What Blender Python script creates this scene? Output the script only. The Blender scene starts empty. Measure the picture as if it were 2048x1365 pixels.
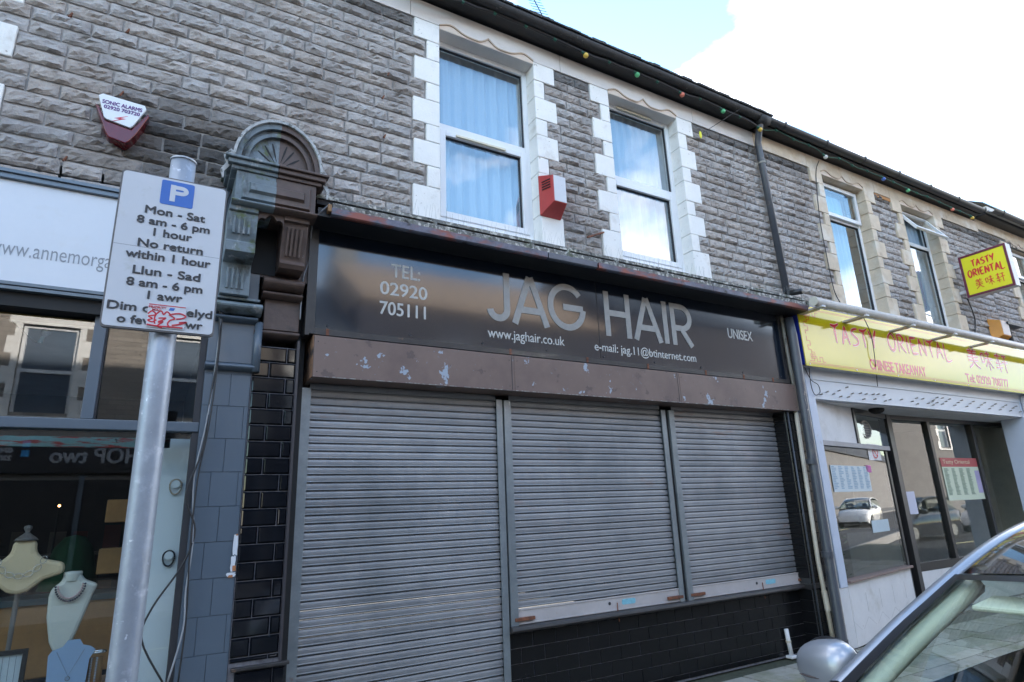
import bpy, math, random
from mathutils import Vector, Matrix, noise
random.seed(7)
S = bpy.context.scene
COL = S.collection
# ------------------------------------------------------------------ camera
CAM = Vector((0.0, -4.5, 1.6)); FPX = 1208.82
_y, _p, _r = (math.radians(a) for a in (30.2912, 15.5778, -2.2364))
FW = Vector((math.sin(_y)*math.cos(_p), math.cos(_y)*math.cos(_p), math.sin(_p)))
_rt = Vector((math.cos(_y), -math.sin(_y), 0)); _up = _rt.cross(FW)
RT = math.cos(_r)*_rt + math.sin(_r)*_up
UP = -math.sin(_r)*_rt + math.cos(_r)*_up
cam = bpy.data.cameras.new('camera'); co = bpy.data.objects.new('camera', cam); COL.objects.link(co)
co.matrix_world = Matrix(((RT.x, UP.x, -FW.x, CAM.x), (RT.y, UP.y, -FW.y, CAM.y), (RT.z, UP.z, -FW.z, CAM.z), (0, 0, 0, 1)))
cam.sensor_width = 36; cam.lens = FPX/2048*36; cam.clip_end = 500; cam.clip_start = 0.05
S.camera = co
def at(px, py, y=0.0):
    """measured photo point -> (x, z) on the wall-parallel plane at depth y"""
    d = FW + RT*((px-1024)/FPX) - UP*((py-682.5)/FPX)
    t = (y-CAM.y)/d.y
    return CAM.x+d.x*t, CAM.z+d.z*t
# ------------------------------------------------------------------ world and sun
SUN_EL, SUN_AZ = 12.6, 20.0      # sun stands behind the terrace, a little to the right
S.view_settings.view_transform = 'Standard'; S.view_settings.look = 'None'
S.view_settings.gamma = 1; S.view_settings.use_curve_mapping = False
S.view_settings.exposure = 2.76
W = bpy.data.worlds.new('World'); S.world = W; W.use_nodes = True
nt = W.node_tree; nt.nodes.clear()
def nn(t, tree=None, **k):
    n = (tree or nt).nodes.new(t)
    for a, b in k.items(): setattr(n, a, b)
    return n
wo = nn('ShaderNodeOutputWorld'); bg = nn('ShaderNodeBackground'); bg.inputs['Strength'].default_value = 0.13
sky = nn('ShaderNodeTexSky', sky_type='NISHITA', sun_disc=False)
sky.sun_elevation = math.radians(SUN_EL); sky.sun_rotation = math.radians(SUN_AZ)
sky.air_density = 1.2; sky.dust_density = 0.1; sky.ozone_density = 3.2
tc = nn('ShaderNodeTexCoord'); mp = nn('ShaderNodeMapping'); mp.inputs['Scale'].default_value = (1.0, 1.0, 1.7)
mp.inputs['Location'].default_value = (0.3, 5.4, 0.9)
n1 = nn('ShaderNodeTexNoise'); n1.inputs['Scale'].default_value = 1.9; n1.inputs['Detail'].default_value = 9; n1.inputs['Roughness'].default_value = .52
cr = nn('ShaderNodeValToRGB'); cr.color_ramp.elements[0].position = .485; cr.color_ramp.elements[1].position = .595
n2 = nn('ShaderNodeTexNoise'); n2.inputs['Scale'].default_value = 5; n2.inputs['Detail'].default_value = 6
cr2 = nn('ShaderNodeValToRGB'); cr2.color_ramp.elements[0].color = (3.3, 3.5, 4.0, 1); cr2.color_ramp.elements[1].color = (6.9, 6.9, 7.1, 1)
cr2.color_ramp.elements[0].position = .3; cr2.color_ramp.elements[1].position = .65
mx = nn('ShaderNodeMixRGB')
L = nt.links.new
L(tc.outputs['Generated'], mp.inputs['Vector']); L(mp.outputs[0], n1.inputs['Vector']); L(mp.outputs[0], n2.inputs['Vector'])
sx_ = nn('ShaderNodeSeparateXYZ'); L(tc.outputs['Generated'], sx_.inputs[0])
ma = nn('ShaderNodeMath', operation='MULTIPLY_ADD'); ma.inputs[1].default_value = .05; L(sx_.outputs['Y'], ma.inputs[0]); L(n1.outputs['Fac'], ma.inputs[2])
L(ma.outputs[0], cr.inputs['Fac']); L(n2.outputs['Fac'], cr2.inputs['Fac'])
L(cr.outputs['Color'], mx.inputs['Fac']); L(sky.outputs['Color'], mx.inputs['Color1']); L(cr2.outputs['Color'], mx.inputs['Color2'])
L(mx.outputs['Color'], bg.inputs['Color']); L(bg.outputs[0], wo.inputs[0])
sl = bpy.data.lights.new('sun', 'SUN'); sl.energy = 3.0; sl.angle = math.radians(.6); sl.color = (1, .94, .85)
so = bpy.data.objects.new('sun', sl); COL.objects.link(so)
az = math.radians(SUN_AZ); el = math.radians(SUN_EL)
sd = Vector((math.sin(az)*math.cos(el), math.cos(az)*math.cos(el), math.sin(el)))   # towards the sun
so.rotation_euler = sd.to_track_quat('Z', 'Y').to_euler(); so.location = (0, 0, 30)
S.render.engine = 'CYCLES'
S.cycles.use_denoising = True; S.cycles.caustics_reflective = False; S.cycles.caustics_refractive = False
S.cycles.max_bounces = 7; S.cycles.transparent_max_bounces = 16; S.cycles.sample_clamp_indirect = 6

# ------------------------------------------------------------------ materials
MATS = {}
def M(name, col, rough=.6, metal=0., var=.12, vs=5., bump=0., bs=60., dirt=(), coat=0., spec=.5, objcol=False, emit=None, streak=None, rvar=0., stint=None):
    """procedural surface: base colour with two noises, optional dirt/wear layers and fine relief"""
    if name in MATS: return MATS[name]
    m = bpy.data.materials.new(name); m.use_nodes = True; t = m.node_tree; l = t.links.new
    b = t.nodes['Principled BSDF']
    g = nn('ShaderNodeNewGeometry', t)
    def noi(sc, det=4, stretch=None, w=0.0):
        v = g.outputs['Position']
        q = nn('ShaderNodeMapping', t); q.inputs['Scale'].default_value = stretch or (1, 1, 1)
        q.inputs['Location'].default_value = (w, w*2.1, w*.7); l(v, q.inputs[0]); v = q.outputs[0]
        n = nn('ShaderNodeTexNoise', t); n.inputs['Scale'].default_value = sc; n.inputs['Detail'].default_value = det
        n.inputs['Roughness'].default_value = .6
        l(v, n.inputs['Vector']); return n.outputs['Fac']
    def ramp(f, a, c):
        r = nn('ShaderNodeMapRange', t); r.inputs['From Min'].default_value = a; r.inputs['From Max'].default_value = c
        l(f, r.inputs['Value']); return r.outputs[0]
    def mix(f, a, c, mode='MIX'):
        x = nn('ShaderNodeMixRGB', t, blend_type=mode)
        for s, i in ((f, 'Fac'), (a, 'Color1'), (c, 'Color2')):
            if hasattr(s, 'is_linked') or hasattr(s, 'links'): l(s, x.inputs[i])
            else: x.inputs[i].default_value = s if i == 'Fac' else (*s, 1)
        return x.outputs[0]
    lo = tuple(max(0, c*(1-var)) for c in col); hi = tuple(min(1, c*(1+var)) for c in col)
    c = mix(ramp(noi(vs, 5), .3, .7), lo, hi)
    c = mix(ramp(noi(vs*7, 3, w=3), .3, .75), c, mix(.5, c, lo))
    rr = None
    for i, (dc, sc, a, e, *st) in enumerate(dirt):
        f = ramp(noi(sc, 6, st[0] if st else None, w=5+i*3.3), a, e)
        c = mix(f, c, dc)
    if objcol:
        oi = nn('ShaderNodeObjectInfo', t); c = mix(1.0, c, oi.outputs['Color'], 'MULTIPLY')
    l(c, b.inputs['Base Color'])
    b.inputs['Roughness'].default_value = rough; b.inputs['Metallic'].default_value = metal
    if rvar:
        f = nn('ShaderNodeMapRange', t); f.inputs['To Min'].default_value = max(.02, rough-rvar); f.inputs['To Max'].default_value = min(1, rough+rvar)
        l(noi(9, 4, w=9), f.inputs['Value']); l(f.outputs[0], b.inputs['Roughness'])
    b.inputs['Specular IOR Level'].default_value = spec
    b.inputs['Coat Weight'].default_value = coat; b.inputs['Coat Roughness'].default_value = .04
    if bump:
        bp = nn('ShaderNodeBump', t); bp.inputs['Strength'].default_value = min(1, bump); bp.inputs['Distance'].default_value = .004*max(1, bump)
        l(noi(bs, 5), bp.inputs['Height']); l(bp.outputs[0], b.inputs['Normal'])
    if stint: b.inputs['Specular Tint'].default_value = (*stint, 1)
    if emit:
        b.inputs['Emission Color'].default_value = (*emit[0], 1); b.inputs['Emission Strength'].default_value = emit[1]
    MATS[name] = m; return m
def GLASS(name, tint=(.9, .95, .93), refl=.9, ior=1.5, add=.0):
    if name in MATS: return MATS[name]
    m = bpy.data.materials.new(name); m.use_nodes = True; t = m.node_tree; l = t.links.new
    t.nodes.clear(); o = nn('ShaderNodeOutputMaterial', t); a = nn('ShaderNodeBsdfTransparent', t); a.inputs[0].default_value = (*tint, 1)
    g = nn('ShaderNodeBsdfGlossy', t); g.inputs['Roughness'].default_value = .006; g.inputs[0].default_value = (refl, refl, refl, 1)
    f = nn('ShaderNodeFresnel', t); f.inputs['IOR'].default_value = ior
    ad = nn('ShaderNodeMath', t, operation='ADD', use_clamp=True); ad.inputs[1].default_value = add
    x = nn('ShaderNodeMixShader', t)
    gg = nn('ShaderNodeNewGeometry', t); iv = nn('ShaderNodeMath', t, operation='SUBTRACT'); iv.inputs[0].default_value = 1
    mu = nn('ShaderNodeMath', t, operation='MULTIPLY'); l(gg.outputs['Backfacing'], iv.inputs[1])
    l(f.outputs[0], ad.inputs[0]); l(ad.outputs[0], mu.inputs[0]); l(iv.outputs[0], mu.inputs[1]); l(mu.outputs[0], x.inputs[0]); l(a.outputs[0], x.inputs[1]); l(g.outputs[0], x.inputs[2]); l(x.outputs[0], o.inputs[0])
    MATS[name] = m; return m

m_stone = M('pennant_stone', (.43, .395, .37), .9, var=.20, vs=9, bump=2.0, bs=42, objcol=True, spec=.25,
            dirt=(((.25, .225, .21), 1.4, .50, .72, (1, 1, .6)), ((.20, .17, .15), 14, .60, .78), ((.50, .46, .41), 24, .62, .8)))
m_mortar = M('mortar', (.35, .33, .31), .95, var=.25, vs=20, bump=1, bs=120, spec=.2)
m_mortar_d = M('dark_mortar', (.05, .05, .045), .9, var=.4, vs=18, bump=.6, bs=90, spec=.2, dirt=(((.07, .09, .03), 9, .5, .7),))
m_white = M('white_masonry_paint', (.86, .84, .80), .75, var=.05, vs=5, bump=.6, bs=60, dirt=(((.58, .53, .46), 5, .58, .85), ((.40, .36, .32), 26, .66, .72)), spec=.3)
m_frieze = M('pink_white_render', (.74, .69, .65), .8, var=.05, vs=4, bump=.35, bs=70, dirt=(((.56, .45, .36), 4, .6, .9, (1, 1, 3)),), spec=.3)
m_bath = M('bath_stone', (.66, .55, .42), .85, var=.12, vs=6, bump=.6, bs=60, dirt=(((.42, .31, .21), 6, .58, .8), ((.75, .70, .62), 3, .5, .7)), spec=.25)
m_upvc = M('upvc', (.80, .81, .82), .28, var=.02, vs=3, dirt=(((.6, .58, .52), 9, .68, .9),))
m_gasket = M('window_gasket', (.03, .03, .035), .6)
m_vent = M('cream_vent', (.72, .66, .50), .5, var=.08)
m_black = M('black_eaves_paint', (.018, .018, .02), .5, var=.3, vs=8, bump=.5, bs=60)
m_moss = M('mossy_slate_edge', (.055, .052, .05), .95, var=.5, vs=30, bump=1.5, bs=50, dirt=(((.45, .43, .40), 40, .6, .72),))
m_gut = M('black_plastic_gutter', (.022, .022, .024), .38, var=.2)
m_grime_gut = M('old_cast_gutter', (.03, .028, .028), .65, var=.5, vs=9, bump=1, bs=50, dirt=(((.16, .14, .12), 30, .64, .74),))
m_pipe = M('grey_black_pipe', (.070, .076, .09), .35, var=.15, dirt=(((.16, .14, .12), 6, .62, .8),))
m_cream = M('cream_pipe', (.60, .53, .42), .5, var=.12, dirt=(((.25, .2, .15), 9, .62, .78),))
m_greyp = M('dirty_grey_pipe', (.30, .28, .24), .6, var=.2, dirt=(((.08, .07, .06), 12, .55, .72),))
m_thin = M('thin_dark_pipe', (.06, .065, .075), .4)
m_slate = M('roof_slate', (.045, .048, .055), .7, var=.3, vs=8, bump=.5)
m_tan = M('sunlit_brown_tile', (.60, .40, .26), .75, var=.3, vs=5)
m_sign = M('black_acrylic', (.005, .009, .019), .10, var=.25, vs=2, dirt=(((.014, .013, .014), 3, .58, .9, (3, 1, .5)),), rvar=.02, spec=1.0, coat=.2, stint=(.72, .86, 1.0))
m_signframe = M('dark_sign_frame', (.035, .032, .032), .4, var=.3, dirt=(((.20, .12, .08), 12, .64, .75),))
m_letter = M('brushed_letters', (.25, .26, .26), .42, metal=.4, var=.12, vs=20)
m_smletter = M('pale_vinyl_letters', (.50, .50, .48), .5, var=.08)
m_rust = M('rust', (.20, .075, .04), .9, var=.4, vs=30, bump=1, bs=80, dirt=(((.09, .04, .03), 20, .5, .7),))
m_box = M('faded_brown_powdercoat', (.19, .132, .112), .48, var=.10, vs=3, spec=.4, bump=.08, bs=30,
          dirt=(((.125, .085, .078), 2.2, .5, .8), ((.125, .09, .08), 6.1, .610, .630), ((.33, .38, .45), 6.1, .640, .654), ((.20, .19, .20), 31, .66, .70), ((.50, .50, .50), 26, .735, .75)))
m_edge = M('chipped_edge', (.34, .33, .31), .6, var=.4, vs=40, dirt=(((.15, .10, .09), 30, .45, .55),))
m_boxside = M('rusty_box_end', (.24, .13, .075), .8, var=.3, vs=9, bump=.5, dirt=(((.04, .03, .03), 5, .5, .6),))
m_slat = M('galvanised_slat', (.31, .312, .32), .48, metal=.5, var=.10, vs=5, bump=.22, bs=130, objcol=True, rvar=.08,
           dirt=(((.35, .32, .33), 2.4, .60, .85), ((.55, .57, .60), 34, .66, .76), ((.25, .255, .27), 5, .58, .82, (2.5, 1, .3)), ((.30, .20, .16), 3.1, .63, .80, (.7, 1, 2.4)), ((.17, .18, .19), 1.1, .50, .75)))
m_rail = M('galvanised_rail', (.27, .30, .32), .42, metal=.55, var=.18, vs=7, dirt=(((.24, .13, .09), 8, .66, .8),))
m_bar = M('white_bottom_bar', (.46, .42, .41), .5, var=.10, dirt=(((.40, .28, .22), 14, .64, .75),))
m_blue = M('blue_sticker', (.22, .50, .60), .5, var=.2, vs=80)
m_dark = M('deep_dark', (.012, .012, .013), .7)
m_tile = M('black_glazed_tile', (.006, .007, .010), .07, var=.2, spec=.5, objcol=False, rvar=.03, dirt=(((.05, .05, .05), 30, .72, .8),))
m_tilem = M('matt_black_tile', (.008, .008, .009), .22, var=.2, dirt=(((.05, .05, .045), 40, .72, .8),), rvar=.05, spec=.3)
m_grout = M('pale_grout', (.15, .145, .16), .9, var=.4, vs=30)
m_bpaint = M('blue_grey_gloss_paint', (.088, .115, .148), .36, var=.06, vs=3, bump=.12, bs=14, coat=.1, dirt=(((.17, .19, .22), 30, .74, .8),))
m_bpaint2 = M('weathered_blue_paint', (.165, .205, .23), .6, var=.22, vs=5, bump=.5, bs=40, dirt=(((.34, .36, .37), 12, .58, .66, (1, 1, .4)), ((.05, .055, .05), 7, .52, .66, (1, 1, .5)), ((.09, .115, .04), 8, .57, .68)))
m_brpaint = M('weathered_brown_paint', (.105, .070, .058), .55, var=.3, vs=5, bump=.4, bs=30, dirt=(((.035, .03, .028), 6, .55, .78), ((.24, .22, .20), 30, .70, .76)))
m_arch = M('flaking_white_lead', (.45, .46, .46), .8, var=.3, vs=25, bump=1, bs=60, dirt=(((.12, .12, .11), 28, .55, .62), ((.15, .42, .40), 8, .68, .74)))
m_flash = M('lichen_lead', (.20, .195, .18), .9, var=.5, vs=22, bump=1.5, bs=50, dirt=(((.58, .56, .50), 26, .52, .62), ((.07, .09, .03), 8, .55, .72), ((.03, .03, .03), 13, .58, .68)))
m_rustg = M('rusted_blue_gutter', (.13, .14, .19), .38, metal=.3, var=.4, vs=8, dirt=(((.25, .09, .075), 3, .48, .58, (1, 1, 3)), ((.04, .04, .045), 9, .6, .7)))
m_plate = M('sign_white', (.66, .68, .72), .45, var=.03, vs=8, dirt=(((.50, .51, .48), 16, .60, .85), ((.30, .30, .26), 90, .74, .80)))
m_plate_e = M('sign_grey_back', (.16, .15, .15), .6)
m_ink = M('sign_black_ink', (.05, .05, .055), .5, var=.15)
m_pblue = M('parking_blue', (.045, .16, .55), .45, var=.08)
m_post = M('galvanised_post', (.36, .40, .46), .46, metal=.45, var=.14, vs=9, bump=.35, bs=40, dirt=(((.74, .78, .84), 46, .64, .68), ((.50, .54, .60), 20, .58, .68), ((.30, .30, .30), 8, .62, .8, (1, 1, .4))))
m_red = M('alarm_red', (.50, .055, .05), .35, var=.12, dirt=(((.22, .07, .05), 9, .6, .75),))
m_dred = M('dark_red_plastic', (.14, .006, .012), .25, coat=.3)
m_alw = M('alarm_white', (.78, .80, .82), .25, var=.02)
m_purp = M('alarm_print', (.12, .03, .20), .5)
m_rprint = M('red_print', (.60, .03, .05), .5)
m_annw = M('fascia_white', (.66, .69, .74), .30, var=.02, dirt=(((.6, .6, .6), 3, .6, .9),))
m_anng = M('fascia_grey_print', (.28, .30, .33), .5)
m_annf = M('fascia_grey_trim', (.14, .17, .20), .35, metal=.3)
m_yel = M('yellow_sign_face', (.60, .48, .012), .07, var=.03, vs=2, spec=.5)
m_yred = M('sign_red', (.62, .03, .04), .1)
m_ypink = M('sign_pink_outline', (.80, .55, .60), .1)
m_yblue = M('sign_blue_side', (.012, .03, .30), .35)
m_pyel = M('projecting_yellow', (.88, .80, .03), .35, var=.02)
m_maroon = M('maroon_frame', (.16, .025, .05), .4)
m_boxal = M('sign_box_white', (.60, .60, .63), .4)
m_orange = M('orange_alarm', (.75, .30, .03), .4, var=.1)
m_wboard = M('white_fascia_board', (.62, .64, .68), .45, var=.04, dirt=(((.40, .38, .38), 9, .66, .85),))
m_wrend = M('white_wall_paint', (.70, .68, .67), .7, var=.06, vs=4, bump=.4, bs=30, dirt=(((.40, .33, .27), 20, .68, .76), ((.50, .47, .43), 3, .55, .80)))
m_bframe = M('dark_aluminium', (.020, .019, .020), .35)
m_pole = M('awning_pole', (.62, .57, .53), .4, var=.12, dirt=(((.30, .26, .22), 20, .60, .75),))
m_slab = M('paving_slab', (.36, .335, .29), .9, var=.2, vs=7, bump=.6, bs=110, objcol=True, spec=.25, dirt=(((.21, .21, .13), 2.2, .50, .70), ((.12, .11, .10), 14, .62, .74)))
m_gap = M('slab_joint', (.06, .065, .04), 1.0, var=.4, vs=30)
m_road = M('asphalt', (.052, .052, .054), .9, var=.2, vs=12, bump=1, bs=150)
m_kerb = M('kerb_stone', (.22, .21, .20), .9, var=.2, bump=.5)
m_line = M('road_paint', (.65, .60, .30), .7)
m_cable = M('black_cable', (.02, .02, .022), .5)
m_gcable = M('grey_cable', (.30, .31, .33), .5)
m_ggreen = M('green_cable', (.012, .10, .065), .5)
m_ply = M('raw_wood', (.30, .17, .08), .8, var=.3)
m_terr = M('terracotta_chip', (.42, .17, .07), .9, var=.3)
m_spike = M('clear_spikes', (.50, .50, .47), .4)
g_win = GLASS('window_glass', (.93, .97, .98), .97, 1.5, .22)
g_shop = GLASS('shop_glass', (.90, .93, .92), .95, 1.5, .06)
g_car = GLASS('green_car_glass', (.86, .94, .88), .95, 1.5, .03)

# ------------------------------------------------------------------ mesh helpers
WL = {}
class MB:
    def __init__(s): s.v = []; s.f = []
    def add(s, vs, fs):
        k = len(s.v); s.v += [Vector(p) for p in vs]; s.f += [tuple(i+k for i in f) for f in fs]; return s
    def box(s, x0, x1, y0, y1, z0, z1):
        return s.add([(x0, y0, z0), (x1, y0, z0), (x1, y1, z0), (x0, y1, z0), (x0, y0, z1), (x1, y0, z1), (x1, y1, z1), (x0, y1, z1)],
                     [(0, 3, 2, 1), (4, 5, 6, 7), (0, 1, 5, 4), (1, 2, 6, 5), (2, 3, 7, 6), (3, 0, 4, 7)])
    def hexa(s, p):   # bottom 4 ccw, top 4 ccw
        return s.add(p, [(0, 3, 2, 1), (4, 5, 6, 7), (0, 1, 5, 4), (1, 2, 6, 5), (2, 3, 7, 6), (3, 0, 4, 7)])
    def prism_x(s, prof, x0, x1):  # prof: (y,z) list
        n = len(prof)
        s.add([(x0, y, z) for y, z in prof]+[(x1, y, z) for y, z in prof],
              [(i, (i+1) % n, (i+1) % n+n, i+n) for i in range(n)]+[tuple(range(n-1, -1, -1)), tuple(range(n, 2*n))]); return s
    def prism_y(s, prof, y0, y1):  # prof: (x,z), y0 front
        n = len(prof)
        s.add([(x, y0, z) for x, z in prof]+[(x, y1, z) for x, z in prof],
              [(i, (i+1) % n, (i+1) % n+n, i+n) for i in range(n)]+[tuple(range(n-1, -1, -1)), tuple(range(n, 2*n))]); return s
    def tube(s, path, r, n=8, caps=True):
        path = [Vector(p) for p in path]; rings = []; k = len(s.v)
        up = None
        for i, p in enumerate(path):
            d = (path[min(i+1, len(path)-1)]-path[max(i-1, 0)]).normalized()
            if up is None: up = d.orthogonal().normalized()
            up = (up-d*up.dot(d)).normalized(); w = d.cross(up)
            rr = r[i] if isinstance(r, (list, tuple)) else r
            s.v += [p+(up*math.cos(2*math.pi*j/n)+w*math.sin(2*math.pi*j/n))*rr for j in range(n)]
        for i in range(len(path)-1):
            for j in range(n):
                s.f.append((k+i*n+j, k+i*n+(j+1) % n, k+(i+1)*n+(j+1) % n, k+(i+1)*n+j))
        if caps:
            s.f.append(tuple(k+j for j in range(n-1, -1, -1))); s.f.append(tuple(k+(len(path)-1)*n+j for j in range(n)))
        return s
    def ball(s, c, r, n=10, m=6, sc=(1, 1, 1)):
        c = Vector(c); k = len(s.v)
        for i in range(m+1):
            a = math.pi*i/m
            for j in range(n):
                b = 2*math.pi*j/n
                s.v.append(c+Vector((r*sc[0]*math.sin(a)*math.cos(b), r*sc[1]*math.sin(a)*math.sin(b), r*sc[2]*math.cos(a))))
        for i in range(m):
            for j in range(n):
                s.f.append((k+i*n+j, k+(i+1)*n+j, k+(i+1)*n+(j+1) % n, k+i*n+(j+1) % n))
        return s
    def lathe(s, prof, c, n=16):    # prof (r,z)
        k = len(s.v); c = Vector(c)
        for r, z in prof:
            s.v += [c+Vector((r*math.cos(2*math.pi*j/n), r*math.sin(2*math.pi*j/n), z)) for j in range(n)]
        for i in range(len(prof)-1):
            for j in range(n):
                s.f.append((k+i*n+j, k+i*n+(j+1) % n, k+(i+1)*n+(j+1) % n, k+(i+1)*n+j))
        return s
    def grid(s, fn, nu, nv, thick=None):
        k = len(s.v)
        for i in range(nu+1):
            for j in range(nv+1): s.v.append(Vector(fn(i/nu, j/nv)))
        for i in range(nu):
            for j in range(nv): s.f.append((k+i*(nv+1)+j, k+(i+1)*(nv+1)+j, k+(i+1)*(nv+1)+j+1, k+i*(nv+1)+j+1))
        return s
    def mesh(s, name, c=Vector((0, 0, 0))):
        me = bpy.data.meshes.new(name); me.from_pydata([tuple(v-c) for v in s.v], [], s.f)
        import bmesh
        b = bmesh.new(); b.from_mesh(me); bmesh.ops.recalc_face_normals(b, faces=b.faces); b.to_mesh(me); b.free()
        return me
    def build(s, name, mat, parent=None, smooth=False, bevel=0, solid=0, sub=0, origin=None):
        xs = [min(v[i] for v in s.v) for i in range(3)]; xe = [max(v[i] for v in s.v) for i in range(3)]
        c = Vector(((xs[0]+xe[0])/2, (xs[1]+xe[1])/2, xs[2] if parent is None else (xs[2]+xe[2])/2)) if origin is None else Vector(origin)
        me = s.mesh(name, c); me.materials.append(mat)
        if smooth:
            for p in me.polygons: p.use_smooth = True
        return place(name, me, parent, c, bevel=bevel, solid=solid, sub=sub)
def place(name, me, parent=None, loc=(0, 0, 0), bevel=0, solid=0, sub=0, scale=None):
    o = bpy.data.objects.new(name, me); COL.objects.link(o)
    c = Vector(loc); WL[o.name] = c
    if parent is not None: o.parent = parent; c = c-WL[parent.name]
    o.location = c
    if scale: o.scale = scale
    if solid:
        q = o.modifiers.new('solid', 'SOLIDIFY'); q.thickness = solid; q.offset = -1
    if bevel:
        q = o.modifiers.new('bevel', 'BEVEL'); q.width = bevel; q.segments = 2; q.limit_method = 'ANGLE'; q.harden_normals = False
    if sub:
        q = o.modifiers.new('sub', 'SUBSURF'); q.levels = sub; q.render_levels = sub
    return o
def thing(name, loc, label, cat, group=None):
    o = bpy.data.objects.new(name, None); COL.objects.link(o); o.location = loc; WL[o.name] = Vector(loc)
    o.empty_display_size = .2
    return tag(o, label, cat, group)
def tag(o, label, cat, group=None):
    o['label'] = label; o['category'] = cat
    if group: o['group'] = group
    return o
def struct(o, k='structure'): o['kind'] = k; return o
def BX(name, mat, parent, x0, x1, y0, y1, z0, z1, bevel=0):
    return MB().box(x0, x1, y0, y1, z0, z1).build(name, mat, parent, bevel=bevel)
# flat lettering
def ribbon(mb, pts, w, y, t=.003, closed=False):
    """constant-width stroke through (x,z) points, standing proud of plane y"""
    n = len(pts); P = [Vector((a, b)) for a, b in pts]; le = []; ri = []
    for i in range(n):
        a = P[(i-1) % n] if (closed or i > 0) else P[i]; c = P[(i+1) % n] if (closed or i < n-1) else P[i]
        d1 = (P[i]-a); d2 = (c-P[i])
        if d1.length < 1e-9: d1 = d2
        if d2.length < 1e-9: d2 = d1
        d1 = d1.normalized(); d2 = d2.normalized(); tn = (d1+d2)
        tn = tn.normalized() if tn.length > 1e-6 else d1
        nr = Vector((-tn.y, tn.x)); k = 1/max(.45, nr.dot(Vector((-d1.y, d1.x))))
        ww = w[i] if isinstance(w, (list, tuple)) else w
        le.append(P[i]+nr*k*ww/2); ri.append(P[i]-nr*k*ww/2)
    k = len(mb.v); m = n if closed else n-1
    for i in range(n):
        for q in (le[i], ri[i]): mb.v.append(Vector((q.x, y-t, q.y)))
        for q in (le[i], ri[i]): mb.v.append(Vector((q.x, y, q.y)))
    for i in range(m):
        a = k+i*4; b = k+((i+1) % n)*4
        mb.f += [(a, b, b+1, a+1), (a, a+2, b+2, b), (a+1, b+1, b+3, a+3)]
    if not closed:
        for a in (k, k+(n-1)*4): mb.f.append((a, a+1, a+3, a+2))
    return mb
def arc(cx, cz, rx, rz, a0, a1, n=18):
    return [(cx+rx*math.cos(math.radians(a0+(a1-a0)*i/n)), cz+rz*math.sin(math.radians(a0+(a1-a0)*i/n))) for i in range(n+1)]
def text(s, x0, x1, z0, z1, y, mat, parent, weight=0., mirror=False, name='lettering', frame=None, shear=0., ext=.0015, bold=0.):
    """built-in typeface set flat on the plane y, fitted to the box x0..x1, z0..z1"""
    cu = bpy.data.curves.new('t', 'FONT'); cu.body = s; cu.size = 1; cu.offset = weight; cu.extrude = .01; cu.resolution_u = 5; cu.shear = shear
    o = bpy.data.objects.new('t', cu); COL.objects.link(o)
    dg = bpy.context.evaluated_depsgraph_get(); me = bpy.data.meshes.new_from_object(o.evaluated_get(dg))
    bpy.data.objects.remove(o); bpy.data.curves.remove(cu)
    if not me.vertices: return None
    ax = min(v.co.x for v in me.vertices); bx_ = max(v.co.x for v in me.vertices); ay = min(v.co.y for v in me.vertices); by = max(v.co.y for v in me.vertices)
    c = Vector(((x0+x1)/2, y, (z0+z1)/2))
    for v in me.vertices:
        u = (v.co.x-ax)/(bx_-ax); w = (v.co.y-ay)/max(1e-6, by-ay)
        if mirror: u = 1-u
        p = Vector((x0+(x1-x0)*u, y-(ext if v.co.z > 0 else 0), z0+(z1-z0)*w))
        if frame: p = frame(p)
        v.co = p-c
    if bold:
        vs = [v.co.copy() for v in me.vertices]; fs = [tuple(p.vertices) for p in me.polygons]; n = len(vs); V2 = []; F2 = []
        for k, (dx, dz) in enumerate(((-bold, 0), (bold, 0), (0, -bold*.7), (0, bold*.7), (0, 0))):
            V2 += [(p.x+dx, p.y-.00012*k, p.z+dz) for p in vs]; F2 += [tuple(i+n*k for i in f) for f in fs]
        me = bpy.data.meshes.new(name); me.from_pydata(V2, [], F2)
    me.materials.clear(); me.materials.append(mat); me.name = name
    return place(name, me, parent, c)

# ------------------------------------------------------------------ ground
PAV_Y = -2.8; RZ = -.12
pav = struct(MB().box(-6, 24, PAV_Y, 1.2, -.30, -.018).build('pavement', m_gap))
def slab_mesh(w, d):
    b = MB(); e = .006; h = .045
    b.hexa([(0, 0, 0), (w, 0, 0), (w, d, 0), (0, d, 0), (e, e, h), (w-e, e, h), (w-e, d-e, h), (e, d-e, h)]); 
    me = b.mesh('paving_slab'); me.materials.append(m_slab); return me
sm = {}
row = 0; yy = -.012
while yy > PAV_Y+.05:
    d = min(.45, yy-PAV_Y); x = -2.2+(row % 2)*.3
    while x < 17:
        w = .6
        key = (round(w, 2), round(d, 2))
        if key not in sm: sm[key] = slab_mesh(w-.010, d-.010)
        o = place('paving_slab', sm[key], pav, (x, yy-d, -.045+random.uniform(-.003, .003)))
        o.rotation_euler = (random.uniform(-.004, .004), random.uniform(-.004, .004), 0)
        g = random.uniform(.8, 1.12); o.color = (g, g*random.uniform(.97, 1.03), g*.98, 1)
        x += .6
    yy -= .45; row += 1
road = struct(MB().box(-60, 130, -9.4, PAV_Y-.15, RZ-.2, RZ).build('road', m_road))
kb = MB()
kerb = struct(MB().box(-60, 130, PAV_Y-.15, PAV_Y-.004, -.3, -.004).build('kerb', m_kerb, bevel=.012))
struct(MB().box(-60, 130, -12.6, -9.4, -.3, 0).build('far_pavement', m_kerb, bevel=.01))
struct(MB().box(-150, 250, -180, 200, -1.0, -.32).build('ground', m_road))
ml = MB()
for i in range(12): ml.box(-8+i*4, -6.2+i*4, -6.15, -6.05, RZ, RZ+.004)
struct(ml.build('road_markings', m_line))

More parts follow.
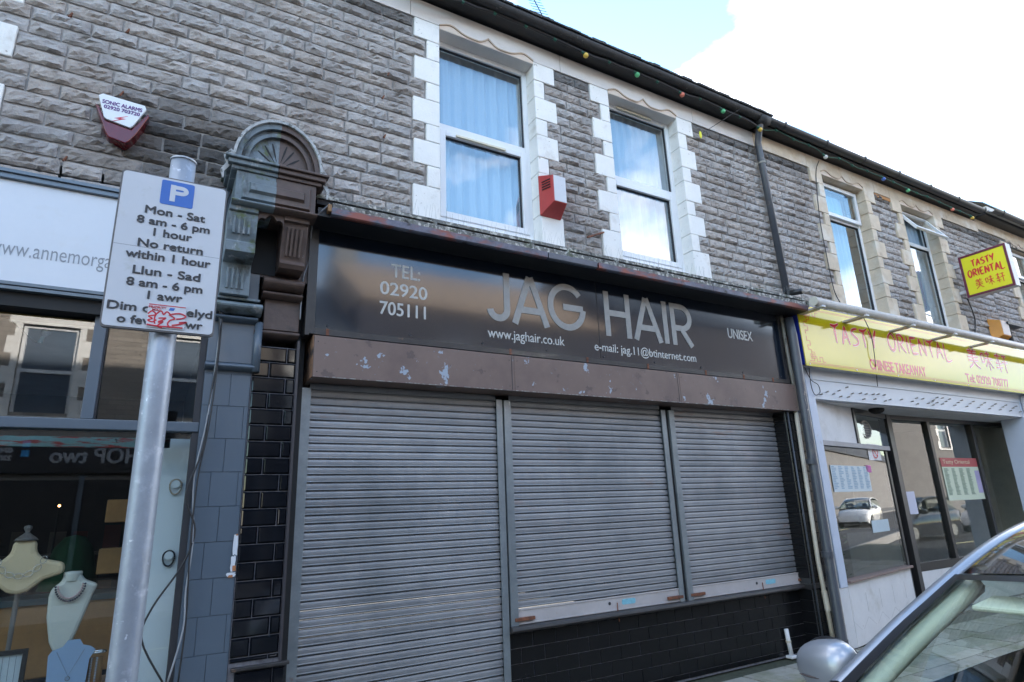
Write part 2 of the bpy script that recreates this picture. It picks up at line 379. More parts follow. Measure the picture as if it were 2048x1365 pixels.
# ------------------------------------------------------------------ rock-faced stones
def stone_mesh(Lx, seed, h=.101):
    nx, nz = max(5, int(Lx/.026)), 5
    b = MB(); rnd = random.Random(seed); off = Vector((seed*7.3, seed*3.1, 0)); rg = rnd.uniform(.2, 1.3)
    k = 0
    for i in range(nx+1):
        for j in range(nz+1):
            u = i/nx; v = j/nz
            edge = min(1, min(u, 1-u)*Lx/.028)*min(1, min(v, 1-v)*h/.022)
            d = 0
            if edge > 0:
                q = noise.noise(Vector((u*Lx*11, v*h*20, 0))+off)*.5+noise.noise(Vector((u*Lx*30, v*h*45, 3))+off)*.25
                lump = .5+.5*math.sin(v*math.pi+.6)
                q2 = noise.noise(Vector((u*Lx*17, v*h*60, 9))+off)
                d = edge*(.009+.010*lump*rg+.030*q+.014*(abs(q2)*2-.4))
            x = u*Lx; z = v*h
            if 0 < i < nx: x += rnd.uniform(-.006, .006)
            if 0 < j < nz: z += rnd.uniform(-.007, .007)
            if i in (0, nx): x += rnd.uniform(0, .004)*(1 if i == 0 else -1)
            if j in (0, nz): z += rnd.uniform(0, .006)*(1 if j == 0 else -1)
            b.v.append(Vector((x, -.006-max(-.004, d), z)))
    W_ = nz+1
    for i in range(nx):
        for j in range(nz): b.f.append((i*W_+j, (i+1)*W_+j, (i+1)*W_+j+1, i*W_+j+1))
    bd = [i*W_ for i in range(nx+1)]+[nx*W_+j for j in range(1, W_)]+[i*W_+nz for i in range(nx-1, -1, -1)]+[j for j in range(nz-1, 0, -1)]
    k = len(b.v); 
    for q in bd: p = b.v[q]; b.v.append(Vector((p.x, .02, p.z)))
    n = len(bd)
    for a in range(n): b.f.append((bd[a], bd[(a+1) % n], k+(a+1) % n, k+a))
    me = b.mesh('stone'); me.materials.append(m_stone); return me
SM = {}
for L_ in (.09, .13, .18, .23, .28, .34, .40, .47):
    SM[L_] = [stone_mesh(L_, 10+i+int(L_*100)) for i in range(5)]
def stone_wall(parent, x0, x1, z0, z1, holes, dark, course=.1113, seed=1, joint=.011, base=None):
    """courses of stone; holes = list of functions z -> list of (xa, xb) taken by quoins and windows"""
    rnd = random.Random(seed); z = z1-course; r = 0
    while z > z0-course*.9:
        free = [(x0, x1)]
        for h in holes:
            for a, b in h(z+course*.5):
                nf = []
                for p, q in free:
                    if b <= p or a >= q: nf.append((p, q)); continue
                    if a-p > .03: nf.append((p, a))
                    if q-b > .03: nf.append((b, q))
                free = nf
        for p, q in free:
            x = p+.006; first = True
            while x < q-.02:
                L_ = rnd.choice((.18, .23, .28, .28, .34, .34, .40, .47))
                if first and r % 2: L_ = rnd.choice((.18, .23, .28))
                first = False
                rem = q-.006-x
                if L_ > rem-.12: L_ = rem if rem <= .5 else rem/2
                key = min(SM, key=lambda k_: abs(k_-L_))
                me = rnd.choice(SM[key]); xm_ = x+L_/2; par = parent(xm_) if callable(parent) else parent
                o = place('stone', me, par, (x, rnd.uniform(-.004, .004), z+.004), scale=((L_-joint)/key, rnd.uniform(.8, 1.15), (course-.010)/.101))
                o.rotation_euler = (0, rnd.uniform(-.008, .008), 0)
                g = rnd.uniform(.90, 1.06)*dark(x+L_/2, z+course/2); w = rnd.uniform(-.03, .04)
                o.color = (g*(1+w), g, g*(1-w), 1)
                x += L_
        z -= course; r += 1
QL = [(6.17, 5.95, 1), (5.95, 5.74, 0), (5.74, 5.48, 1), (5.48, 5.29, 0), (5.29, 5.03, 1), (5.03, 4.85, 0), (4.85, 4.60, 1), (4.60, 4.39, 0), (4.39, 4.06, 1)]
WD, ND = .258, .130
def qhole(xa, xb, wd=WD, nd=ND):
    def f(z):
        if z > 6.17: return []
        for a, b, w in QL:
            if b <= z < a: e = wd if w else nd; return [(xa-e, xb+e)]
        return [(xa-wd, xb+wd)] if z < 4.06 and z > 4.0 else []
    return f
def quoins(parent, xa, xb, mat, bot=4.0, proud=.016, wd=WD, nd=ND):
    r = random.Random(int(xa*100))
    for a, b, w in QL:
        e = wd if w else nd
        for s in (-1, 1):
            j = r.uniform(-.008, .008)
            x0, x1 = (xa-e+j, xa) if s < 0 else (xb, xb+e+j)
            MB().box(x0, x1, -proud-r.uniform(0, .005), .19, max(b, bot)+.0025, a-.0025).build('quoin_block', mat, parent, bevel=.007)
def holed_wall(parent, x0, x1, z0, z1, rects, mat, y0=.004, y1=.21, name='wall'):
    rects = [(r[0]-.02, r[1]+.02, r[2]-.02, r[3]) for r in rects]
    b = MB(); xs = sorted({x0, x1, *[r[0] for r in rects], *[r[1] for r in rects]}); xs = [x for x in xs if x0 <= x <= x1]
    for p, q in zip(xs, xs[1:]):
        zz = z0
        for r in sorted([r for r in rects if r[0] < q-1e-6 and r[1] > p+1e-6], key=lambda r: r[2]):
            if r[2] > zz: b.box(p, q, y0, y1, zz, r[2])
            zz = r[3]
        if z1 > zz: b.box(p, q, y0, y1, zz, z1)
    return b.build(name, mat, parent)
def frame_mb(x0, x1, z0, z1, w, y0, y1):
    b = MB(); b.box(x0, x0+w, y0, y1, z0, z1); b.box(x1-w, x1, y0, y1, z0, z1)
    b.box(x0+w, x1-w, y0, y1, z1-w, z1); b.box(x0+w, x1-w, y0, y1, z0, z0+w); return b
m_curt = M('net_curtain', (.46, .55, .64), .9, var=.05, vs=3)
m_curt2 = M('pale_curtain', (.55, .56, .53), .9, var=.05, vs=3)
m_room = M('dim_room', (.16, .15, .14), .9)
def curtain(parent, x0, x1, z0, z1, y, mat, seed, folds=9):
    r = random.Random(seed); ph = [r.uniform(0, 6) for _ in range(4)]
    def fn(u, v):
        x = x0+(x1-x0)*u
        d = .032*math.sin(u*folds*6.3+ph[0])+.018*math.sin(u*folds*13+ph[1]+v)+.01*math.sin(u*31+ph[2])
        return (x, y+d*(1-.5*v), z0+(z1-z0)*v)
    return MB().grid(fn, 90, 6).build('curtain', mat, parent, smooth=True, solid=.002)
def window(parent, xa, xb, z0, zt, y, kind, seed, curt=m_curt, cx=None):
    fr = frame_mb(xa, xb, z0, zt, .055, y, y+.07).build('window', m_upvc, parent, bevel=.005)
    zt2 = 5.16 if kind == 'half' else 5.57
    MB().box(xa+.055, xb-.055, y+.001, y+.069, zt2-.032, zt2+.032).build('transom', m_upvc, fr, bevel=.004)
    gl = MB().box(xa+.055, xb-.055, y+.034, y+.040, zt2+.032, zt-.055)
    gk = frame_mb(xa+.054, xb-.054, zt2+.031, zt-.054, .008, y+.020, y+.046).build('gasket', m_gasket, fr)
    if kind != 'tilt':
        gl.build('pane', g_win, fr)
    if kind == 'half':
        s = frame_mb(xa+.056, xb-.056, z0+.054, zt2-.034, .062, y-.014, y+.055).build('sash', m_upvc, fr, bevel=.006)
        MB().box(xa+.118, xb-.118, y+.030, y+.036, z0+.116, zt2-.096).build('pane', g_win, fr)
        frame_mb(xa+.117, xb-.117, z0+.115, zt2-.095, .007, y+.012, y+.042).build('gasket', m_gasket, fr)
        zv = zt2-.075 if seed == 1 else zt-.030
        MB().box(xa+.22, xb-.30, y-.030, y-.015, zv-.013, zv+.013).build('trickle_vent', m_vent, fr, bevel=.005)
    else:
        MB().box(xa+.055, xb-.055, y+.030, y+.036, z0+.055, zt2-.032).build('pane', g_win, fr)
        frame_mb(xa+.054, xb-.054, z0+.054, zt2-.031, .010, y+.012, y+.042).build('gasket', m_gasket, fr)
        w0, w1, h0, h1 = xa+.03, xb-.03, zt2+.0, zt-.03
        ang = .55 if kind == 'tilt' else .0
        def tl(p):
            dz = p.z-h1; dy = p.y-(y-.02)
            return Vector((p.x, y-.02+dz*math.sin(ang)+dy*math.cos(ang), h1+dz*math.cos(ang)-dy*math.sin(ang)))
        s = frame_mb(w0, w1, h0, h1, .06, y-.045, y-.004); s.v = [tl(v) for v in s.v]; s.build('top_sash', m_upvc, fr, bevel=.005)
        s = MB().box(w0+.06, w1-.06, y-.028, y-.022, h0+.06, h1-.06); s.v = [tl(v) for v in s.v]; s.build('pane', g_win, fr)
    MB().box(xa-.0, xb+.0, y-.055, y+.02, z0-.035, z0-.002).build('window_sill', m_upvc, fr, bevel=.004)
    c0, c1 = cx or (xa-.05, xb+.16)
    if curt: curtain(fr, c0, c1, z0-.05, zt+.14, y+.150, curt, seed)
    MB().box(xa-.3, xb+.3, y+1.6, y+1.65, z0-.6, zt+.3).build('room_wall', m_room, fr)
def lintel_carving(parent, xa, xb, z, mat):
    w = xb-xa; pts = []
    for i in range(29):
        t = i/28
        if t < .5: u = t*2; q = .055+.085*math.sin(min(1, u*2.2)*math.pi/2) if u < .45 else 0
        s = abs(t-.5)*2
        h = .018+.045*math.exp(-((s-.78)/.20)**2)*1.4 + .075*max(0, 1-s/.22)**1.6
        pts.append((xa-.0+w*t, z+h))
    return pts
def carve(parent, xa, xb, z, mat):
    pts = lintel_carving(parent, xa, xb, z, mat)
    b = MB(); ribbon(b, pts, .014, -.018, t=.014); b.build('carved_moulding', M('carving_shade', (.50, .38, .28), .8), parent)  # moulding in a darker brown, the carving's shade painted into its colour
    poly = [(xa, z+.002)]+pts+[(xb, z+.002)]
    MB().prism_y([(x, zz) for x, zz in poly], -.021, -.012).build('carved_panel', MATS['carve_cream'], parent)
M('carve_cream', (.72, .60, .50), .8, var=.06)
def back_rooms(parent, x0, x1, z0, z1, mat): pass

# ------------------------------------------------------------------ the terrace, upper storeys
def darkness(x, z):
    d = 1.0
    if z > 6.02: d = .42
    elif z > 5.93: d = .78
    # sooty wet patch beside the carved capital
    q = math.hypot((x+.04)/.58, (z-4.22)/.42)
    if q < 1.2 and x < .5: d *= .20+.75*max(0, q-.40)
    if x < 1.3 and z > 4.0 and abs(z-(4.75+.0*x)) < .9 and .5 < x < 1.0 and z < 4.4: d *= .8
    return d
DEEP = 8.0
def roof_for(parent, x0, x1, z=6.44, front=-.20):
    MB().prism_x([(front, z+.03), (front, z+.055), (4.0, z+2.7), (8.2, z+.05), (8.2, z), (4.0, z+2.62)], x0, x1).build('roof', m_slate, parent)
def eave(parent, x0, x1, z, gmat, fmat=m_black, gy=-.235, r=.062, brackets=True, mossy=True):
    MB().box(x0, x1, -.165, .03, z, z+.03).build('soffit', m_black, parent)
    MB().box(x0, x1, -.185, -.166, z-.012, z+.15).build('fascia_board', fmat, parent)
    n = 10; prof = [(gy+r*math.cos(math.radians(180+180*i/n)), z+.055+r*math.sin(math.radians(180+180*i/n))*1.0) for i in range(n+1)]
    inner = [(gy+(r-.006)*math.cos(math.radians(180+180*i/n)), z+.055+(r-.006)*math.sin(math.radians(180+180*i/n))) for i in range(n, -1, -1)]
    MB().prism_x(prof+inner, x0, x1).build('gutter', gmat, parent, smooth=False)
    if brackets:
        x = x0+.35
        while x < x1:
            q = [(a, b-.0) for a, b in [(gy+(r+.006)*math.cos(math.radians(180+180*i/n)), z+.055+(r+.006)*math.sin(math.radians(180+180*i/n))) for i in range(n+1)]]
            MB().prism_x(q+[(gy+r+.006, z+.075), (gy-r-.006, z+.075)], x, x+.028).build('gutter_bracket', gmat, parent)
            x += .92
# --- building A: jewellery shop
bA = thing('terrace_building', (-1.4, 4, 0), 'grey stone terrace house above the jewellery shop, left of the carved pilaster', 'building')
wA = [(-2.45, -1.38, 4.1, 6.134)]
holed_wall(bA, -3.4, .53, 3.90, 6.16, wA, m_mortar)
MB().box(-22, -3.41, .0, .25, 0, 6.4).build('far_left_wall', m_mortar, bA); MB().prism_x([(-.2, 6.47), (-.2, 6.49), (4.0, 9.14), (8.2, 6.49), (8.2, 6.45), (4.0, 9.06)], -22, -3.41).build('far_left_roof', m_slate, bA)
quoins(bA, -2.45, -1.38, m_white)
window(bA, -2.45, -1.38, 4.13, 6.134, .13, 'half', 1)
MB().box(-3.4, .53, 7.8, 8, 0, 6.4).build('rear_wall', m_mortar, bA)
MB().box(-3.4, -3.2, .29, 7.8, 0, 6.4).build('side_wall', m_mortar, bA)
MB().box(-3.4, .53, .29, 7.8, 3.35, 3.45).build('upper_floor', m_room, bA)
roof_for(bA, -3.4, .53); eave(bA, -3.4, .53, 6.41, m_grime_gut, brackets=False)
# --- building B: hair salon
bB = thing('terrace_building', (3.6, 4, 0), 'grey stone terrace house with bright white quoins above the hair salon', 'building')
W1, W2 = (1.937, 3.008), (4.012, 5.068)
holed_wall(bB, .53, 6.62, 3.90, 6.16, [(W1[0], W1[1], 4.1, 6.16), (W2[0], W2[1], 4.1, 6.16)], m_mortar)
quoins(bB, *W1, m_white); quoins(bB, *W2, m_white)
fx = [-3.4, -1.2, .53, 1.64, 3.36, 5.36, 6.50]
for a, b in zip(fx, fx[1:]):
    MB().box(a+.002, b-.002, -.020, .2, 6.172, 6.388).build('frieze_block', m_frieze, bB, bevel=.004)
for (a, b), s in ((W1, 1), (W2, 2)):
    MB().box(a, b, -.0175, .19, 6.134, 6.1705).build('lintel', m_frieze, bB)
    carve(bB, a, b, 6.136, m_frieze)
    window(bB, a, b, 4.15, 6.134, .13, 'half', s, cx=None if s == 1 else (a-.05, b+.04))
MB().box(.53, 6.62, 7.8, 8, 0, 6.4).build('rear_wall', m_mortar, bB)
MB().box(.53, .62, .29, 7.8, 0, 6.4).build('party_wall', m_room, bB)
MB().box(.62, 6.62, .29, 7.8, 3.35, 3.45).build('upper_floor', m_room, bB)
roof_for(bB, .53, 6.62); eave(bB, .53, 6.46, 6.41, m_grime_gut, brackets=False)
bm = MB(); rr = random.Random(5)      # ragged mossy slate edge above the old gutter
x = .4
while x < 6.5:
    w = rr.uniform(.05, .16); h = rr.uniform(.004, .02)
    bm.box(x, x+w, -.30-rr.uniform(0, .012), -.10, 6.482, 6.494+h); x += w*.96
bm.build('mossy_edge', m_moss, bB)
# --- building C: takeaway
bC = thing('terrace_building', (9.5, 4, 0), 'grey stone terrace house with bare buff quoins above the takeaway', 'building')
W3, W4, W5 = (7.92, 8.97), (9.98, 11.00), (13.68, 14.72)
holed_wall(bC, 6.62, 12.55, 3.60, 6.16, [(*W3, 4.1, 6.16), (*W4, 4.1, 6.16)], m_mortar)
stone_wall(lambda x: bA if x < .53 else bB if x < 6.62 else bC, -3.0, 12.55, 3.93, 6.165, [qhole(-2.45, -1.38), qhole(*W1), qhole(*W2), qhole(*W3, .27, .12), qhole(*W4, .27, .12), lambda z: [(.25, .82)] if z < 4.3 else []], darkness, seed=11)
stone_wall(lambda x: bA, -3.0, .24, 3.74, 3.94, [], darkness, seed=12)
quoins(bC, *W3, m_bath, wd=.27, nd=.12, proud=.03); quoins(bC, *W4, m_bath, wd=.27, nd=.12, proud=.03)
fx = [6.50, 7.62, 9.3, 9.72, 11.4, 12.6]
for a, b in zip(fx, fx[1:]):
    MB().box(a+.002, b-.002, -.022, .2, 6.172, 6.388).build('frieze_block', m_bath, bC, bevel=.004)
MB().box(9.27, 9.72, -.026, 0, 6.10, 6.155).build('orange_slip_stone', M('orange_stone', (.50, .24, .09), .85), bC)
for (a, b), s, k in ((W3, 3, 'top'), (W4, 4, 'tilt')):
    MB().box(a, b, -.0195, .19, 6.134, 6.1705).build('lintel', m_bath, bC)
    carve(bC, a, b, 6.136, m_bath)
    window(bC, a, b, 4.15, 6.134, .13, k, s, curt=m_curt, cx=(a-.05, b-.12) if s == 3 else (a-.05, b+.16))
MB().box(6.62, 12.55, 7.8, 8, 0, 6.4).build('rear_wall', m_mortar, bC)
MB().box(6.62, 6.70, .29, 7.8, 0, 6.4).build('party_wall', m_room, bC)
MB().box(6.70, 12.55, .29, 7.8, 3.35, 3.45).build('upper_floor', m_room, bC)
roof_for(bC, 6.62, 12.55); eave(bC, 6.50, 12.40, 6.41, m_gut)
# --- building D
bD = thing('terrace_building', (16, 4, 0), 'last stone house of the row with cream fascia, behind the projecting yellow sign', 'building')
holed_wall(bD, 12.55, 24, 0, 6.40, [(*W5, 4.1, 6.16)], m_mortar)
stone_wall(bD, 12.55, 17.2, 3.90, 6.23, [qhole(*W5)], darkness, seed=31)
quoins(bD, *W5, m_bath, wd=.27, nd=.12, proud=.03)
MB().box(12.60, 24, -.022, .004, 6.24, 6.44).build('frieze', m_bath, bD)
carve(bD, *W5, 6.15, m_bath); MB().box(*W5, -.02, .19, 6.134, 6.24).build('lintel', m_bath, bD)
window(bD, *W5, 4.15, 6.134, .13, 'top', 6, curt=m_curt2)
MB().box(12.55, 24, 7.8, 8, 0, 6.5).build('rear_wall', m_mortar, bD)
roof_for(bD, 12.55, 24, 6.62, -.22)
eave(bD, 12.60, 20, 6.46, m_gut, gy=-.30)
MB().box(12.60, 20, -.234, -.188, 6.50, 6.60).build('cream_fascia', M('cream_board', (.62, .58, .50), .5), bD)

# downpipe between salon and takeaway
dp = thing('downpipe', (6.66, -.1, 0), 'dark grey drainpipe dropping from the gutter joint between salon and takeaway', 'drainpipe')
x1_, z1_ = at(1512, 262, -.09); x2_, z2_ = at(1577, 600, -.09)
MB().tube([(x1_-.05, -.20, 6.44), (x1_-.06, -.20, 6.36), (x1_-.05, -.16, 6.28), (x1_-.02, -.10, 6.16), (x1_, -.09, 6.05), (x2_, -.09, 3.82)], .043, 14).build('upper_pipe', m_pipe, dp, smooth=True)
for px, py in ((1524, 327), (1553, 468)):
    a, b = at(px, py, -.09); MB().tube([(a, -.09, b-.012), (a, -.09, b+.012)], .05, 14).build('pipe_clip', m_greyp, dp)
xa_, za_ = at(1588, 690, -.12); xb_, zb_ = at(1687, 1300, -.12)
MB().tube([(xa_, -.10, 3.72), (xa_, -.12, 3.5), (xb_, -.12, .05), (xb_, -.14, .0)], .055, 16).build('lower_pipe', m_pipe, dp, smooth=True)
for z in (.12, 1.0, 2.0):
    MB().tube([(xb_, -.12, z-.03), (xb_, -.12, z+.03)], .062, 16).build('pipe_socket', m_pipe, dp, smooth=False)
MB().tube([(x1_-.12, -.23, 6.43), (x1_+.05, -.23, 6.43)], .075, 14).build('outlet', m_grime_gut, dp, smooth=True)
# side pipe stub lying on the ledge
sb = MB(); a, b = at(1578, 586, -.14); c, d = at(1604, 583, -.30)
tag(sb.tube([(a, -.10, b), (c, -.30, d)], .035, 12).build('pipe_stub', m_gut, smooth=True), 'short black waste pipe stub beside the end of the ledge', 'pipe')

# ------------------------------------------------------------------ salon shopfront
# ledge, gutter and soffit over the salon sign
ld = thing('shop_canopy', (3.7, -.1, 3.75), 'shallow weathered ledge with rusty gutter over the black salon sign', 'canopy')
cx0, cx1 = .84, 6.66
MB().prism_x([(.0, 4.09), (-.20, 3.975), (-.215, 3.975), (-.215, 3.945), (.0, 3.945)], cx0-.02, cx1+.05).build('lead_flashing', m_flash, ld)
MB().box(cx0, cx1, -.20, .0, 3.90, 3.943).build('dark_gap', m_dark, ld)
r5 = random.Random(9); xs = [cx0+.1, 1.78, 2.72, 3.12, 3.7, 4.35, 4.98, 5.6, 6.2, cx1]
for a, b in zip(xs, xs[1:]):
    MB().box(a+.004, b-.004, -.262-r5.uniform(0, .006), -.2, 3.842, 3.902).build('weathered_strip', m_flash, ld, bevel=.006)
    MB().box(b-.012, b+.016, -.280, -.2, 3.832, 3.918).build('strip_clip', m_flash, ld, bevel=.005)
for a, b, m in ((.93, 2.86, m_rustg), (2.87, 3.42, M('blue_gutter', (.12, .14, .18), .35, metal=.4, var=.3)), (3.44, 4.98, m_rustg), (4.985, 6.60, m_rustg)):
    MB().prism_x([(-.29, 3.775), (-.305, 3.785), (-.31, 3.835), (-.262, 3.838), (-.262, 3.775)], a, b).build('gutter', m, ld)
MB().box(cx0, cx1-.05, -.262, .0, 3.772, 3.84).build('soffit', m_black, ld)
pk = MB(); r6 = random.Random(3)
for i in range(9):
    a = 1.9+r6.uniform(0, 3.4); pk.hexa([(a, -.262, 3.772), (a+.03, -.262, 3.772), (a+.03, -.255, 3.772), (a, -.255, 3.772), (a+.015, -.29, 3.735-r6.uniform(0, .02)), (a+.02, -.29, 3.735), (a+.02, -.28, 3.735), (a+.015, -.28, 3.735)])
MB().box(.90, .93, -.31, -.2, 3.80, 3.86).build('broken_wood_end', m_ply, ld, bevel=.006)
# bird spikes
sp = MB(); r7 = random.Random(2)
a = 1.12
while a < 6.5:
    if not (2.2 < a < 2.28 or 3.5 < a < 3.62):
        for k in range(2):
            bx, by = a+r7.uniform(-.02, .02), -.14+r7.uniform(-.04, .06)
            sp.tube([(bx, by, 4.0), (bx+r7.uniform(-.03, .03), by+r7.uniform(-.06, .03), 4.0+r7.uniform(.10, .135))], .0009, 3, caps=False)
    a += .048
o = sp.build('bird_spikes', m_spike); o['kind'] = 'stuff'; tag(o, 'row of thin clear bird spikes standing on the ledge above the salon sign', 'bird spikes')
# black sign
SY = -.02
sg = thing('shop_sign', (3.6, -.02, 2.92), 'long glossy black hair salon fascia with silver lettering', 'sign')
MB().box(.905, 6.37, SY, .06, 2.965, 3.772).build('sign_panel', m_sign, sg)
seam, _ = at(1196, 640, SY)
MB().box(seam-.003, seam+.003, SY-.0015, SY, 2.965, 3.772).build('panel_seam', m_dark, sg)
MB().box(.865, .904, SY-.012, .08, 2.92, 3.772).build('frame_left', m_signframe, sg)
MB().box(.835, .864, SY-.02, .08, 2.905, 3.80).build('outer_edge', m_signframe, sg)
MB().box(.905, 6.37, SY-.012, .08, 2.918, 2.964).build('frame_bottom', m_signframe, sg)
MB().box(6.371, 6.41, SY-.012, .08, 2.918, 3.772).build('frame_right', m_signframe, sg)
for x in (.99, 2.58, 3.42, 4.18, 5.0, 5.6, 6.1): MB().box(x, x+.022, SY-.016, SY-.0125, 2.915, 2.968).build('rust_bracket', m_rust, sg)
for i in range(9):
    x = 1.0+i*.66; MB().tube([(x, SY-.006, 2.995+.0*i), (x, SY, 2.995)], .008, 10).build('rivet', m_gasket, sg)
MB().box(.75, .90, -.05, .1, 3.80, 3.84).build('bracket', m_signframe, sg)
def glyph(ch, x0, x1, z0, z1, w, y, parent, mat):
    W_, H_ = x1-x0, z1-z0; b = MB(); h = w/2; k = [0]
    def st(pts, closed=False):
        k[0] += 1; ribbon(b, [(x0+p[0], z0+p[1]) for p in pts], w, y, t=.0035+.0006*k[0], closed=closed)
    if ch == 'J':
        r = (W_-w)/2
        st([(W_-h, H_), (W_-h, r+h)]+arc(h+r, r+h, r, r, 0, -172, 20)[1:])
    elif ch == 'A':
        st([(h*.9, 0), (W_/2-h*.15, H_)]); st([(W_/2+h*.15, H_), (W_-h*.9, 0)]); st([(W_*.22, H_*.30), (W_*.78, H_*.30)])
    elif ch == 'G':
        r = (W_-w)/2; rz = (H_-w)/2
        st(arc(W_/2, H_/2, r, rz, 38, 356, 40)); st([(W_-h, H_/2-h*.1), (W_*.40, H_/2-h*.1)])
    elif ch == 'H':
        st([(h, 0), (h, H_)]); st([(W_-h, 0), (W_-h, H_)]); st([(h, H_*.52), (W_-h, H_*.52)])
    elif ch == 'I': st([(W_/2, 0), (W_/2, H_)])
    elif ch == 'R':
        st([(h, 0), (h, H_)]); r = H_*.25
        st([(h, H_-h), (W_*.50, H_-h)]+arc(W_*.50, H_-h-(H_*.26), W_*.5-h, H_*.26, 90, -90, 16)[1:]+[(h, H_-h-H_*.52)])
        st([(W_*.45, H_*.42), (W_-h, 0)])
    return b.build('letter', mat, parent)
for ch, pl, pr in (('J', 974, 1021), ('A', 1024, 1099), ('G', 1097, 1173), ('H', 1211, 1263), ('A', 1267, 1325), ('I', 1326, 1340), ('R', 1344, 1387)):
    py = 600+.105*(pl-974)
    xl = at(pl, py+30, SY)[0]; xr = at(pr, py+40, SY)[0]
    glyph(ch, xl, xr, 3.215, 3.685, .063, SY, sg, m_letter)
sg_w = .0
text('TEL:', 1.495, 1.745, 3.475, 3.59, SY, m_smletter, sg, sg_w, bold=.0025)
text('02920', 1.405, 1.808, 3.315, 3.425, SY, m_smletter, sg, sg_w, bold=.0025)
text('705111', 1.405, 1.795, 3.145, 3.255, SY, m_smletter, sg, sg_w, bold=.0025)
text('www.jaghair.co.uk', 2.375, 3.185, 3.03, 3.145, SY, m_smletter, sg, 0, bold=.0012)
text('e-mail: jag.11@btinternet.com', 3.54, 4.90, 3.025, 3.14, SY, m_smletter, sg, 0, bold=.0012)
text('UNISEX', 5.46, 5.87, 3.385, 3.50, SY, m_smletter, sg, 0, bold=.0025)
# shutter box
bxo = thing('shutter_housing', (3.6, -.05, 2.6), 'long faded brown roller shutter box with peeling paint patches', 'shutter box')
BZ0, BZ1 = 2.588, 2.905
xe = [.903, at(1027, 700, -.05)[0], at(1357, 750, -.05)[0], 6.475]
for a, b in zip(xe, xe[1:]):
    p = MB().box(a+.0015, b-.0015, -.052, .26, BZ0, BZ1).build('box_panel', m_box, bxo, bevel=.003)
    MB().box(b-.028, b-.024, -.0545, -.0521, BZ0+.004, BZ1-.004).build('seam', m_gasket, p) if b < 6.4 else None
    MB().box(a+.004, b-.004, -.0535, -.0515, BZ0+.001, BZ0+.007).build('worn_edge', m_edge, p)
    for fx_, fz in ((.03, .04), (.03, .27), (b-a-.05, .04), (b-a-.05, .27)):
        MB().tube([(a+fx_, -.055, BZ0+fz), (a+fx_, -.052, BZ0+fz)], .004, 8).build('screw', m_gasket, p)
MB().box(.897, .902, -.05, .26, BZ0, BZ1).build('box_end', m_boxside, bxo)
MB().box(.95, 6.4, .26, .30, 2.50, 2.90).build('lintel_board', m_dark, bxo)
# shutters
GY = .165
def slat_mesh(L_, pitch=.0575):
    prof = [(.030, 0), (.016, 0), (.016, .0055), (.001, .0068), (-.0025, .011), (-.0005, .016), (-.0015, .026), (-.0015, .040), (.0015, pitch-.004), (.016, pitch-.003), (.030, pitch-.003)]
    b = MB(); n = len(prof)
    b.add([(0, y, z) for y, z in prof]+[(L_, y, z) for y, z in prof], [(i, i+1, i+1+n, i+n) for i in range(n-1)])
    me = b.mesh('slat'); me.materials.append(m_slat); return me
def shutter(px0, px1, z_bot, label, loc, bar):
    x0 = at(px0, 900, GY)[0]; x1 = at(px1, 900, GY)[0]
    t = thing('roller_shutter', (loc, GY, z_bot), label, 'roller shutter')
    me = slat_mesh(x1-x0); z = 2.56; r = random.Random(int(px0))
    zz = z_bot+(.13 if bar else 0)
    while zz < 2.60:
        o = place('slat', me, t, (x0, GY-.004+r.uniform(-.0012, .0012), zz)); g = r.uniform(.90, 1.07); o.color = (g, g, g*1.01, 1); zz += .0575
    for s, xx in ((-1, x0), (1, x1)):
        a, b = (xx-.065, xx+.006) if s < 0 else (xx-.006, xx+.052)
        MB().box(a, b, GY-.035, GY-.020, max(0, z_bot-.03), 2.54).box(a if s < 0 else b-.008, (a+.008) if s < 0 else b, GY-.020, GY+.05, max(0, z_bot-.03), 2.54).build('guide_rail', m_rail, t, bevel=.002)
    if bar:
        MB().box(x0-.002, x1+.002, GY-.018, GY+.02, z_bot+.02, z_bot+.125).box(x0-.002, x1+.002, GY-.026, GY-.018, z_bot+.010, z_bot+.022).box(x0, x1, GY-.024, GY-.018, z_bot+.115, z_bot+.128).build('bottom_bar', m_bar, t, bevel=.002)
        for xx in (x0-.03, x1-.16):
            q = MB().box(xx, xx+.19, GY-.042, GY-.019, z_bot+.038, z_bot+.064).build('bolt', m_rust, t, bevel=.002)
        mxx = x0+(x1-x0)*.53
        MB().tube([(mxx, GY-.021, z_bot+.075), (mxx, GY-.0185, z_bot+.075)], .014, 12).build('keyhole', m_gasket, t)
        MB().tube([(mxx+.08, GY-.027, z_bot+.075), (mxx+.08, GY-.0275, z_bot-.01), (mxx+.085, GY-.03, z_bot-.08)], .005, 6).build('hasp', m_rust, t)
        MB().prism_y([(mxx+.22+p[0], z_bot+.072+p[1]) for p in [(-.07, -.022), (.07, -.022), (.08, -.01), (.08, .012), (.07, .024), (-.07, .024), (-.08, .01), (-.08, -.01)]], GY-.0195, GY-.0182).build('blue_label', m_blue, t)
    return t, x0, x1
shutter(613, 993, 0.0, 'tall roller shutter over the salon door, leftmost, reaching the pavement', 1.6, False)
_, s2a, s2b = shutter(1020, 1326, .685, 'middle roller shutter above the black tiled stall riser', 3.3, True)
_, s3a, s3b = shutter(1350, 1571, .685, 'right roller shutter of the salon, next to the drainpipes', 5.4, True)
MB_ = MB().box(s2b+.054, s3a-.067, GY-.01, GY+.06, .70, 2.55)
MB_.build('x', m_dark).name = 'shutter_mullion'
tag(bpy.data.objects['shutter_mullion'], 'dark narrow mullion in the gap between middle and right shutters', 'post')
o = MB().box(s2a-.115, s2a-.067, GY-.01, GY+.06, 0, 2.55).build('shutter_mullion', m_dark); tag(o, 'dark mullion in the gap between the door shutter and the middle shutter', 'post')
